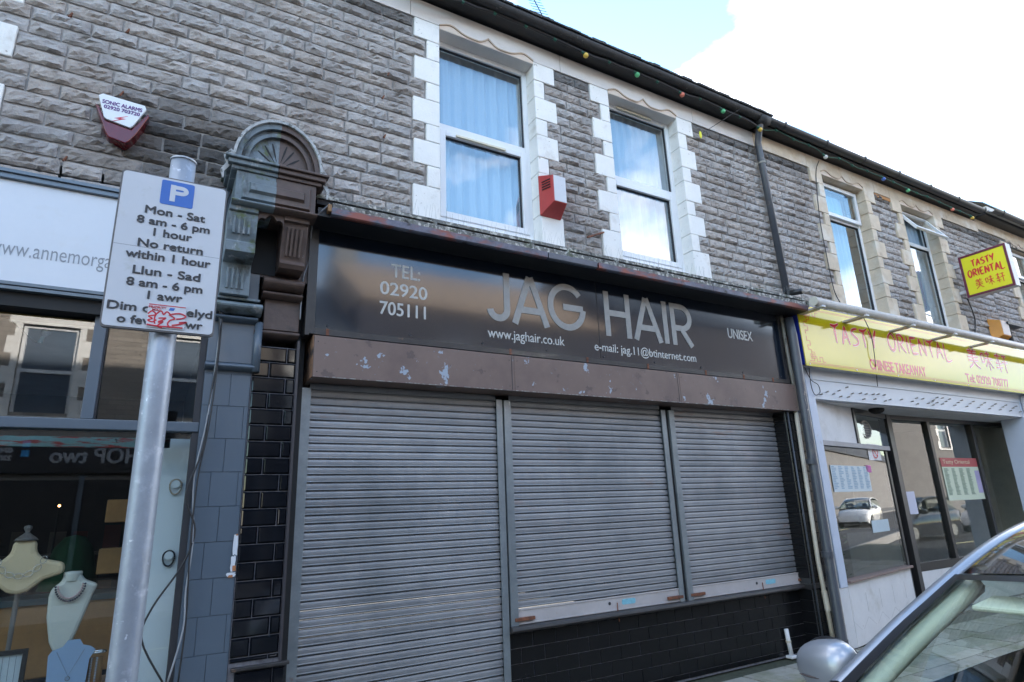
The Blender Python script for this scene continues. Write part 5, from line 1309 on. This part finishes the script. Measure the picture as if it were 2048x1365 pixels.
# cables
def cable(name, pts, r, mat, label, cat='cable', smoothn=5):
    P3 = [Vector((at(px, py, y)[0], y, at(px, py, y)[1])) for px, py, y in pts]
    out = []
    for i in range(len(P3)-1):
        p0 = P3[max(i-1, 0)]; p1 = P3[i]; p2 = P3[i+1]; p3 = P3[min(i+2, len(P3)-1)]
        for k in range(smoothn):
            t = k/smoothn; out.append(.5*((2*p1)+(p2-p0)*t+(2*p0-5*p1+4*p2-p3)*t*t+(3*p1-p0-3*p2+p3)*t**3))
    out.append(P3[-1])
    return tag(MB().tube(out, r, 6).build(name, mat, smooth=True), label, cat)
cable('cable', [(492, 340, -.05), (455, 400, -.06), (447, 500, -.05), (440, 600, -.05), (437, 700, -.05), (420, 800, -.04), (405, 900, -.04), (372, 990, -.04), (390, 1060, -.03), (365, 1130, -.03), (305, 1215, -.03), (283, 1280, -.03), (325, 1365, -.03)], .006, m_cable, 'black cable drooping in a wide loop across the jewellery window edge')
cable('cable', [(446, 600, -.04), (430, 740, -.04), (412, 850, -.04), (388, 960, -.03), (386, 1080, -.03), (372, 1180, -.03), (366, 1260, -.03), (335, 1365, -.03)], .0055, m_gcable, 'grey cable running down the left edge of the blue pilaster')
cable('cable', [(452, 560, -.04), (436, 720, -.045), (418, 850, -.045), (395, 960, -.035), (380, 1100, -.035), (372, 1240, -.03), (356, 1365, -.03)], .005, m_cable, 'thin dark cable beside the grey one on the blue pilaster')
cable('cable', [(660, 408, -.30), (636, 430, -.25), (624, 455, -.06), (618, 520, -.03), (606, 560, -.03), (600, 640, -.02)], .005, m_gcable, 'thin grey wire curling down left of the black sign')
cable('cable', [(1609, 735, -.05), (1622, 760, -.05), (1636, 770, -.05), (1640, 785, -.05), (1630, 790, -.05), (1622, 770, -.05), (1618, 735, -.05)], .005, m_cable, 'loose loop of black wire under the yellow sign corner')
cable('cable', [(1638, 322, -.03), (1632, 350, -.04), (1640, 440, -.04), (1655, 520, -.04), (1668, 580, -.05), (1680, 605, -.05)], .006, m_cable, 'thin wire hanging over the left quoins of the takeaway window')
cable('cable', [(1727, 635, -.3), (1742, 670, -.2), (1750, 720, -.19), (1755, 773, -.05)], .005, m_cable, 'thin wire hanging in front of the yellow sign lettering')
cable('cable', [(1935, 598, -.2), (1950, 640, -.04), (1948, 690, -.05)], .010, m_cable, 'dark cable dropping from the projecting sign')

# gutter weeds and tv aerial, overhead line
wd = MB(); rw = random.Random(8)
for (px, py, n) in ((1535, 236, 26), (1548, 243, 14)):
    x, z = at(px, py, -.24)
    for k in range(n):
        c = Vector((x+rw.uniform(-.22, .25), -.24+rw.uniform(-.04, .04), 6.46+rw.uniform(0, .02))); d = Vector((rw.uniform(-.5, .5), rw.uniform(-.5, .3), rw.uniform(.3, 1.3))).normalized()*rw.uniform(.03, .10)
        s_ = d.orthogonal().normalized()*.010; wd.add([c, c+d*.5+s_, c+d, c+d*.5-s_], [(0, 1, 2, 3)])
tag(wd.build('gutter_weed', M('weed', (.14, .15, .04), .8, var=.4, vs=30)), 'clump of weeds growing in the gutter above the downpipe', 'plant')
ax_, az_ = at(1080, 30, 2.2)
o = thing('tv_aerial', (ax_, 2.2, az_-1), 'thin TV aerial rising behind the roof edge', 'aerial')
d0 = Vector((at(1088, 38, 2.2)[0], 2.2, at(1088, 38, 2.2)[1])); d1 = Vector((at(1055, -25, 2.2)[0], 2.2, at(1055, -25, 2.2)[1]))
MB().tube([d0, d1], .010, 6).build('boom', m_cable, o); b = MB()
for k in range(12):
    p = d0.lerp(d1, k/11); b.tube([p+Vector((-.14, 0, -.03)), p+Vector((.14, 0, .03))], .0045, 4)
b.build('elements', m_cable, o); MB().tube([d0, d0+Vector((.1, .1, -1.6))], .018, 6).build('mast', m_cable, o)
def sky_pt(px, py, r):
    d = (FW + RT*((px-1024)/FPX) - UP*((py-682.5)/FPX)).normalized(); return CAM+d*r
w0 = sky_pt(1500, 197, 11); w1 = Vector(w0)
tag(MB().tube([sky_pt(1636, 112, 20), sky_pt(1800, 0, 15.0), sky_pt(1990, -135, 12)], .006, 5).build('overhead_wire', M('pale_wire', (.35, .38, .42), .5)), 'single overhead wire crossing the bright sky', 'wire')

# ------------------------------------------------------------------ parking sign on its post
PYp = -2.35
pp = thing('parking_sign', (at(320, 690, PYp)[0], PYp, 0), 'parking restriction plate on a round galvanised post', 'sign')
pxc = (at(297, 690, PYp)[0]+at(350, 690, PYp)[0])/2; pxb = (at(213, 1340, PYp)[0]+at(278, 1340, PYp)[0])/2
pr_ = .0385; topz = at(365, 338, PYp+.04)[1]
lean = (pxc-pxb)/(at(320, 690, PYp)[1]-at(245, 1340, PYp)[1])
x_at = lambda z: pxc+(z-at(320, 690, PYp)[1])*lean
xtop = x_at(topz)
MB().tube([(x_at(0), PYp, 0), (x_at(1), PYp, 1), (x_at(2), PYp, 2), (xtop, PYp, topz)], pr_, 28).build('post', m_post, pp, smooth=True)
MB().tube([(xtop, PYp, topz), (xtop, PYp, topz+.006)], pr_+.003, 28).build('post_cap', M('post_cap', (.42, .44, .47), .5, metal=.4), pp)
fy = PYp-.055
L0, Z1 = at(245, 338, fy); R0_, _ = at(458, 378, fy); _, Z0 = at(197, 653, fy); L1, _ = at(197, 653, fy); R1, _ = at(425, 673, fy)
px0, px1, pz0_, pz1_ = (L0+L1)/2, (R0_+R1)/2, at(310, 663, fy)[1], at(350, 358, fy)[1]
def rrect(x0, x1, z0, z1, r, n=5):
    p = []
    for cx, cz, a in ((x1-r, z1-r, 0), (x0+r, z1-r, 90), (x0+r, z0+r, 180), (x1-r, z0+r, 270)): p += arc(cx, cz, r, r, a, a+90, n)
    return p
skew = (L0-L1)  # plate follows the slight lean of the post
def psk(p): return Vector((p.x+(p.z-(pz0_+pz1_)/2)*lean*.3, p.y, p.z))
def PB(b, name, mat): b.v = [psk(v) for v in b.v]; return b.build(name, mat, pp)
PB(MB().prism_y(rrect(px0, px1, pz0_, pz1_, .014), fy, fy+.016), 'plate_channel', m_plate_e)
PB(MB().prism_y(rrect(px0+.005, px1-.005, pz0_+.005, pz1_-.005, .012), fy-.002, fy), 'plate_face', m_plate)
PW, PH = px1-px0, pz1_-pz0_
U = lambda u: px0+PW*u
V = lambda v: pz1_-PH*v
PB(MB().box(px0+.006, px1-.006, fy-.0022, fy-.002, V(.491), V(.4885)), 'crease', m_anng)
for z in (pz0_+.12, pz1_-.12): MB().box(x_at(z)-.045, x_at(z)+.045, fy+.017, PYp-.030, z-.012, z+.012).tube([(x_at(z), PYp, z-.012), (x_at(z), PYp, z+.012)], pr_+.003, 20).build('clip', m_post, pp)
PW, PH = px1-px0, pz1_-pz0_
U = lambda u: px0+PW*u
V = lambda v: pz1_-PH*v
PB(MB().prism_y(rrect(U(.365), U(.675), V(.187), V(.023), .006), fy-.0030, fy-.002), 'blue_square', m_pblue)
b = MB(); w_ = .0155; sx, sz = U(.445)+.002, V(.160)
hP = V(.048)-V(.160)
ribbon(b, [(sx+w_/2, sz), (sx+w_/2, sz+hP)], w_, fy-.003, t=.0006)
ribbon(b, [(sx+w_, sz+hP-w_/2), (sx+PW*.105, sz+hP-w_/2)]+arc(sx+PW*.105, sz+hP*.70, PW*.045, hP*.30-w_/2, 90, -90, 10)[1:]+[(sx+w_, sz+hP*.40+w_/2)], w_*.86, fy-.003, t=.0008)
PB(b, 'letter_p', m_plate)
rows = [('Mon - Sat', .25, .805, .216, .265, 0), ('8 am - 6 pm', .19, .86, .288, .336, 1), ('1 hour', .35, .70, .358, .406, 0), ('No return', .225, .815, .437, .485, 0), ('within 1 hour', .135, .90, .513, .563, 0),
        ('Llun - Sad', .215, .818, .611, .661, 0), ('8 am - 6 pm', .175, .85, .688, .737, 1), ('1 awr', .37, .675, .760, .809, 0), ('Dim dychwelyd', .045, .965, .842, .892, 1), ('o fewn 1 awr', .14, .885, .918, .966, 0)]
for s, u0, u1, v0, v1, desc in rows:
    text(s, U(u0), U(u1), V(v1+.0145*desc), V(v0), fy-.0025, m_ink, pp, 0, frame=psk, bold=.0011)
# sticker with red scrawl
su0, su1, sv0, sv1 = U(.385), U(.725), V(.978), V(.832)
PB(MB().box(su0, su1, fy-.0052, fy-.0045, sv0, sv1), 'sticker', M('sticker_white', (.70, .70, .74), .5, var=.04))
PB(MB().box(su0+.002, su1-.002, fy-.0056, fy-.0052, sv1-.006, sv1-.003), 'sticker_stripe', m_rprint)
text('PRIORITY', su0+.002, su0+.050, sv1-.016, sv1-.009, fy-.0053, m_rprint, pp, .01, frame=psk); text('MAIL', su0+.012, su0+.040, sv1-.0245, sv1-.018, fy-.0053, m_rprint, pp, .01, frame=psk)
PB(MB().prism_y([(su0+.056, sv1-.019), (su0+.070, sv1-.019), (su0+.074, sv1-.010), (su0+.060, sv1-.010)], fy-.0056, fy-.0052), 'blue_emblem', m_pblue)
sw = su1-su0; sh = (sv1-sv0)*.70
scr = [[(.02, .75), (.12, .95), (.22, .75), (.05, .62), (.14, .5), (.04, .38), (.16, .30), (.25, .45)], [(.22, .2), (.20, .6), (.28, .9), (.36, .98), (.42, .80), (.50, .98), (.62, .80)], [(.30, .55), (.48, .60), (.40, .45), (.30, .35)], [(.30, .30), (.42, .36), (.30, .10), (.42, .0)], [(.56, .82), (.72, .62), (.60, .48), (.55, .25), (.62, .05)], [(.62, .86), (.85, .95), (1.0, .80), (.90, .66), (.76, .60)], [(.66, .20), (.86, .30), (1.02, .46), (.84, .40)], [(.02, .12), (.35, .08), (.70, .10), (.95, .10)]]
b = MB()
for k, s in enumerate(scr): ribbon(b, [(su0+sw*p[0], sv0+sh*p[1]) for p in smooth(s, 5)], .0042, fy-.0052, t=.0006+.0002*k)
PB(b, 'red_scrawl', m_rprint)

# ------------------------------------------------------------------ cars
CARPROF = [(2.15, .964), (2.32, 1.055), (2.50, 1.146), (2.66, 1.215), (2.80, 1.275), (2.95, 1.335), (3.15, 1.398), (3.35, 1.440), (3.60, 1.466), (4.0, 1.475), (4.6, 1.455), (5.1, 1.40), (5.45, 1.30)]
def prof_at(s):
    n = len(CARPROF)-1; k = min(int(s*n), n-1); t = s*n-k
    P = [Vector(CARPROF[min(max(k+d, 0), n)]) for d in (-1, 0, 1, 2)]
    return .5*((2*P[1])+(P[2]-P[0])*t+(2*P[0]-5*P[1]+4*P[2]-P[3])*t*t+(3*P[1]-P[0]-3*P[2]+P[3])*t**3)
YC = -3.83
def rail_y(z): return -2.955-.20*max(0, min(1, (z-.93)/.5))
m_silver = M('silver_paint', (.36, .38, .42), .36, metal=.6, var=.03, coat=.5)
m_trim = M('black_trim', (.012, .012, .013), .35); m_cream_i = M('cream_interior', (.66, .65, .54), .8)
m_roofg = M('black_glass_roof', (.008, .008, .010), .04, spec=.6, coat=1.0)
m_tyre = M('tyre', (.02, .02, .02), .85); m_rim = M('alloy', (.45, .46, .48), .3, metal=.8)
def car(paint, label, group=None):
    c = thing('parked_car', (3.9, YC, RZ), label, 'car', group)
    def surf(s0, s1, v0, v1, dz=0):
        def fn(a, b_):
            s = s0+(s1-s0)*a; v = v0+(v1-v0)*b_; p = prof_at(s); hw = rail_y(p.y)-YC
            blg = (.30*(1-s)**2+.04)*(1-v*v); cr_ = .055*(1-v*v)*min(1, s*3)
            return (p.x-blg, YC+hw*v, p.y+cr_+dz-.10*blg)
        return fn
    sh_ = .345    # header position along the profile
    MB().grid(surf(.0, sh_, -.95, .95, -.006), 12, 16).build('windscreen', g_car, c, smooth=True)
    b = MB()
    b.grid(surf(0, sh_, .90, .965, -.002), 12, 2).grid(surf(0, sh_, -.965, -.90, -.002), 12, 2).grid(surf(sh_-.022, sh_, -.95, .95, -.003), 2, 16)
    b.build('windscreen_border', m_trim, c, smooth=True)
    MB().grid(surf(sh_+.002, .86, -.90, .90, 0), 20, 16).build('roof', m_roofg, c, smooth=True)
    MB().grid(surf(.865, 1.0, -.90, .90, 0), 6, 14).build('tailgate_glass', m_roofg, c, smooth=True)
    for sgn in (1, -1):
        path = [prof_at(i/40*.97) for i in range(41)]
        b = MB(); n = 41
        for p in path:
            y = YC+sgn*(rail_y(p.y)-YC)
            for dy, dz in ((-.052, .012), (-.03, .026), (.0, .020), (.018, .0), (.014, -.03), (-.03, -.035)): b.v.append(Vector((p.x, y+sgn*dy, p.y+dz-.012)))
        for i in range(n-1):
            for j in range(6): b.f.append((i*6+j, i*6+(j+1) % 6, (i+1)*6+(j+1) % 6, (i+1)*6+j))
        b.build('pillar_and_roof_rail', paint, c, smooth=True)
        b = MB(); pts = [prof_at(.06+i/12*.85) for i in range(13)]
        yb = YC+sgn*.895
        for p in pts: b.v += [Vector((p.x, YC+sgn*(rail_y(p.y)-YC+.005), p.y-.03)), Vector((p.x, yb, min(.93, p.y-.04)))]
        for i in range(12): b.f.append((i*2, i*2+1, i*2+3, i*2+2))
        b.build('side_window', g_car, c, smooth=True)
    # lower body by stations: x, half width, z shoulder, z top centre
    st = [(1.02, .55, .42, .50), (1.08, .74, .55, .62), (1.25, .83, .66, .73), (1.6, .87, .76, .84), (2.0, .885, .85, .91), (2.2, .89, .90, .93), (3.0, .90, .92, .93), (4.2, .90, .93, .94), (5.1, .88, .94, .97), (5.45, .84, .95, 1.20), (5.58, .76, .80, .95), (5.62, .60, .55, .60)]
    b = MB(); ring = 11
    for x, hw, zs, zt in st:
        zl = RZ+.20 if 1.1 < x < 5.5 else RZ+.30
        half_ = [(0, zt), (.45*hw, zt-.01), (.82*hw, zs+.02), (.96*hw, zs-.04), (hw, (zs+zl)/2), (.95*hw, zl)]
        pts = [(YC-a, z) for a, z in half_[::-1]]+[(YC+a, z) for a, z in half_[1:]]
        for y, z in pts: b.v.append(Vector((x, y, z)))
    for i in range(len(st)-1):
        if False: pass
        for j in range(ring-1):
            mid = 3 <= j <= 6 and 2.0 <= st[i][0] and st[i+1][0] <= 5.1   # cabin opening
            if not mid: b.f.append((i*ring+j, i*ring+j+1, (i+1)*ring+j+1, (i+1)*ring+j))
    b.f.append(tuple(range(ring))); b.f.append(tuple((len(st)-1)*ring+j for j in range(ring)))
    b.build('body', paint, c, smooth=True)
    MB().box(1.3, 5.4, YC-.75, YC+.75, RZ+.18, RZ+.32).build('underbody', m_trim, c)
    MB().box(1.85, 2.35, YC-.80, YC+.80, .70, .905).build('dashboard', M('dash', (.03, .03, .032), .7), c, bevel=.03)
    # sun visors and headliner
    for yc in (YC-.37, YC+.37):
        b = MB().box(2.60, 2.78, yc-.20, yc+.20, 1.195, 1.215); b.v = [Vector((v.x, v.y, v.z+(v.x-2.60)*.10-.01)) for v in b.v]
        b.build('sun_visor', m_cream_i, c, bevel=.03)
    MB().grid(surf(sh_+.02, .85, -.9, .9, -.035), 12, 10).build('headliner', m_cream_i, c, smooth=True)
    for sgn in (1, -1):
        MB().tube([Vector((p.x+.02, YC+sgn*(rail_y(p.y)-YC-.07), p.y-.05)) for p in [prof_at(i/12*.36) for i in range(13)]], .035, 8).build('pillar_trim', m_cream_i, c, smooth=True)
        MB().box(3.30, 3.42, YC+sgn*.62-.10, YC+sgn*.62+.06, .35, 1.36).build('b_pillar', m_trim, c, bevel=.02)
        q = MB().box(2.95, 3.12, YC+sgn*.36-.24, YC+sgn*.36+.24, .40, .98); q.build('seat_back', M('seat_cloth', (.05, .06, .09), .9), c, bevel=.06)
        MB().box(3.05, 3.14, YC+sgn*.36-.13, YC+sgn*.36+.13, 1.0, 1.17).build('headrest', MATS['seat_cloth'], c, bevel=.04)
        # door mirror
        yy = YC+sgn*.90
        b = MB().ball((0, 0, 0), 1, 20, 14)
        for v in b.v:
            s = math.copysign(abs(v.x)**.8, v.x); yv = math.copysign(abs(v.y)**.75, v.y); zv = math.copysign(abs(v.z)**.8, v.z)
            if v.x > 0: s *= .35
            k = 1-.18*yv
            v.x, v.y, v.z = 2.40+s*.10, yy+sgn*(.125+.125*yv), .955+zv*.098*k+.0*yv
        MO = b.build('door_mirror', paint, c, smooth=True)
        MB().ball((2.437, yy+sgn*.125, .955), 1, 18, 10, (.012, .105, .085)).build('mirror_glass', m_trim, MO, smooth=True)
        MB().tube([(2.425, yy+sgn*.125+.121*math.cos(k*.2618), .955+.094*math.sin(k*.2618)) for k in range(25)], .011, 6).build('mirror_rim', m_trim, MO, smooth=True)
        MB().ball((2.312, yy+sgn*.15, .925), 1, 12, 6, (.012, .06, .006)).build('indicator', M('indicator', (.10, .08, .08), .2), MO, smooth=True)
        MB().hexa([(2.36, yy-.05*sgn, .88), (2.46, yy-.05*sgn, .88), (2.45, yy+.05*sgn, .93), (2.38, yy+.05*sgn, .93), (2.36, yy-.05*sgn, .93), (2.46, yy-.05*sgn, .93), (2.45, yy+.05*sgn, .96), (2.38, yy+.05*sgn, .96)]).build('mirror_stalk', m_trim, MO, bevel=.008)
        for x in (1.75, 4.55):
            w = MB().tube([(x, yy-.20*sgn, RZ+.33), (x, yy-.005*sgn, RZ+.33)], .33, 28).build('wheel', m_tyre, c, smooth=False, bevel=.02)
            MB().tube([(x, yy-.19*sgn, RZ+.33), (x, yy+.002*sgn, RZ+.33)], .215, 24).build('rim', m_rim, w)
        MB().ball((1.20, YC+sgn*.62, .56), 1, 12, 8, (.10, .14, .06)).build('headlight', M('headlight', (.6, .6, .6), .1, coat=1), c, smooth=True)
    MB().box(1.03, 1.06, YC-.45, YC+.45, .32, .46).build('grille', m_trim, c, bevel=.01)
    MB().box(1.0, 1.03, YC-.26, YC+.26, .20, .31).build('number_plate', m_plate, c, bevel=.004)
    return c
car1 = car(m_silver, 'silver hatchback with green-tinted windscreen and dark glass roof parked by the kerb')
def kids(o): return [x for x in bpy.data.objects if x.parent == o]
def copy_tree(o, par=None):
    c = o.copy(); COL.objects.link(c); c.parent = par
    for ch in kids(o): copy_tree(ch, c)
    return c
MATSWAP = {'white': M('white_paint', (.78, .78, .78), .2, coat=.8, var=.02), 'dark': M('dark_paint', (.02, .022, .028), .2, coat=.8, var=.05)}
for i, (x, y, colr, lab) in enumerate(((34.0, -8.2, 'white', 'white hatchback parked across the road, seen in the takeaway glass'), (42.0, -6.0, 'white', 'second white hatchback waiting in the road, further along'), (26.5, -8.2, 'dark', 'dark hatchback parked across the road beyond the takeaway'), (-3.6, -8.4, 'dark', 'dark hatchback parked across the road opposite the jewellery shop'))):
    c = copy_tree(car1); c.location = (x, y, RZ); c['label'] = lab; c['group'] = 'cars parked across the road'
    for ch in kids(c):
        for g in [ch]+kids(ch):
            if g.type == 'MESH' and g.data.materials and g.data.materials[0] == m_silver:
                g.material_slots[0].link = 'OBJECT'; g.material_slots[0].material = MATSWAP[colr]

# ------------------------------------------------------------------ the terrace across the road (seen only as reflections)
OY = -12.2
m_far = bpy.data.materials.new('far_stone_wall'); m_far.use_nodes = True; t = m_far.node_tree; b_ = t.nodes['Principled BSDF']; b_.inputs['Roughness'].default_value = .9
g = nn('ShaderNodeNewGeometry', t); q = nn('ShaderNodeMapping', t); q.inputs['Rotation'].default_value = (math.pi/2, 0, 0); t.links.new(g.outputs['Position'], q.inputs[0])
br = nn('ShaderNodeTexBrick', t); br.inputs['Scale'].default_value = 1; br.inputs['Brick Width'].default_value = .34; br.inputs['Row Height'].default_value = .111; br.inputs['Mortar Size'].default_value = .008
br.inputs['Color1'].default_value = (.26, .23, .20, 1); br.inputs['Color2'].default_value = (.34, .30, .26, 1); br.inputs['Mortar'].default_value = (.20, .18, .16, 1)
t.links.new(q.outputs[0], br.inputs['Vector']); t.links.new(br.outputs[0], b_.inputs['Base Color'])
def far_house(x0, x1, wall, label, shop, wins, roofm=m_slate, eav=6.5):
    c = thing('terrace_house', ((x0+x1)/2, OY, 0), label, 'building')
    rc = [(a, a+1.07, 4.1, 6.1) for a in wins]
    holed_wall(c, x0, x1, 0, eav, rc, wall, y0=OY-.3, y1=OY)
    for a in wins:
        for zq, h, w in ((6.1, .25, 1), (5.8, .3, 0), (5.4, .4, 1), (5.1, .3, 0), (4.7, .4, 1), (4.4, .3, 0), (4.0, .4, 1)):
            e = .26 if w else .13; MB().box(a-e, a, OY, OY+.02, zq, zq+h-.005).box(a+1.07, a+1.07+e, OY, OY+.02, zq, zq+h-.005).build('quoin_block', m_white, c)
        MB().box(a, a+1.07, OY-.1, OY+.02, 6.101, 6.35).box(a-.3, a+1.37, OY, OY+.07, 3.92, 3.995).build('lintel', m_white, c)
        f = frame_mb(a, a+1.07, 4.0, 6.1, .07, OY-.18, OY-.10).box(a+.07, a+1.0, OY-.18, OY-.10, 5.0, 5.08).build('window', m_upvc, c)
        MB().box(a+.07, a+1.0, OY-.15, OY-.14, 4.07, 6.03).build('pane', M('far_pane', (.10, .13, .17), .08, spec=1.0, coat=1.0), f)
    MB().prism_x([(OY+.25, eav), (OY+.25, eav+.06), (OY-4, eav+2.9), (OY-8.2, eav)], x0, x1).build('roof', roofm, c)
    MB().box(x0+.1, x0+.9, OY-4.4, OY-3.6, eav+1.5, eav+3.9).build('chimney', m_far, c)
    if shop:
        MB().box(x0+.1, x1-.1, OY, OY+.12, 2.75, 3.55).build('shop_fascia', m_signframe, c)
        MB().box(x0+.2, x1-.2, OY, OY+.06, .5, 2.6).build('shop_glazing', m_dark, c)
        for k in range(4): a = x0+.2+k*(x1-x0-.4)/3; MB().box(a-.05, a+.05, OY+.06, OY+.10, .4, 2.7).build('shop_mullion', m_annf, c)
    return c
h1 = far_house(-9.0, 2.4, m_far, 'stone terrace house opposite with a dark shop fascia', True, (-7.8, -5.2, -3.0, -.1))
m_dbrick = M('dark_brick', (.075, .062, .06), .9, var=.2)
h2 = far_house(2.4, 4.6, m_dbrick, 'stone house with slate roof opposite the salon', True, (3.0,), eav=6.5)
h3 = far_house(4.6, 14, m_dbrick, 'taller stone house with brown tiled roof across the road', True, (7, 10.5), roofm=m_tan, eav=7.7)
M('grey_render', (.19, .18, .175), .9, var=.1)
h4 = far_house(14, 24, m_dbrick, 'tall dark brick house across the road past the brown roof', False, (16, 19.5), roofm=m_slate, eav=8.6)
h5 = far_house(-20, -9, m_far, 'stone terrace house across the road to the left', False, (-17, -13), roofm=m_slate)
h6 = far_house(24, 115, MATS['grey_render'], 'pale houses across the road in the distance', False, (27, 32, 38, 45, 53), roofm=m_slate, eav=6.0)
fsg = thing('shop_sign', (-3, OY+.13, 2.8), 'dark grey fascia sign of the shop across the road', 'sign')
fy2 = OY+.125
def flipf(p): return Vector((p.x, fy2+.004+(fy2-p.y)*0, p.z))
mgl = M('grey_letters', (.35, .36, .38), .5)
def ftext(s, x0, x1, z0, z1):
    cfn = lambda p: Vector((x0+x1-p.x, fy2+(.006 if p.y < fy2 else 0), p.z)); text(s, x0, x1, z0, z1, fy2, mgl, fsg, 0, frame=cfn, bold=.014)
ftext('SHOP two', -2.10, -.22, 2.97, 3.30); ftext('CR', .42, .86, 2.97, 3.30)
ftext('Tel:', -3.0, -2.78, 3.34, 3.44); ftext('07454', -3.12, -2.78, 3.18, 3.28); ftext('228277', -3.16, -2.78, 3.02, 3.12)
for z in (3.36, 3.16): MB().box(-2.62, -2.48, fy2, fy2+.006, z-.06, z+.08).build('blue_icon', M('icon_blue', (.05, .30, .60), .5), fsg)

for o in bpy.data.objects:     # countable repeats share a group
    if o.parent is None and 'group' not in o and 'category' in o:
        g = {'roller_shutter': 'roller shutters of the hair salon', 'wall_hook': 'rusty hooks left in the stone wall', 'necklace': 'necklaces in the jewellery window',
             'terrace_building': 'houses of the stone terrace', 'terrace_house': 'houses across the road', 'jewellery_box': 'little boxes on the display shelf',
             'jewellery_bust': 'busts in the jewellery window', 'wooden_box': 'wooden boxes in the jewellery shop', 'menu_poster': 'papers on the takeaway glass'}.get(o.name.split('.')[0])
        if g: o['group'] = g
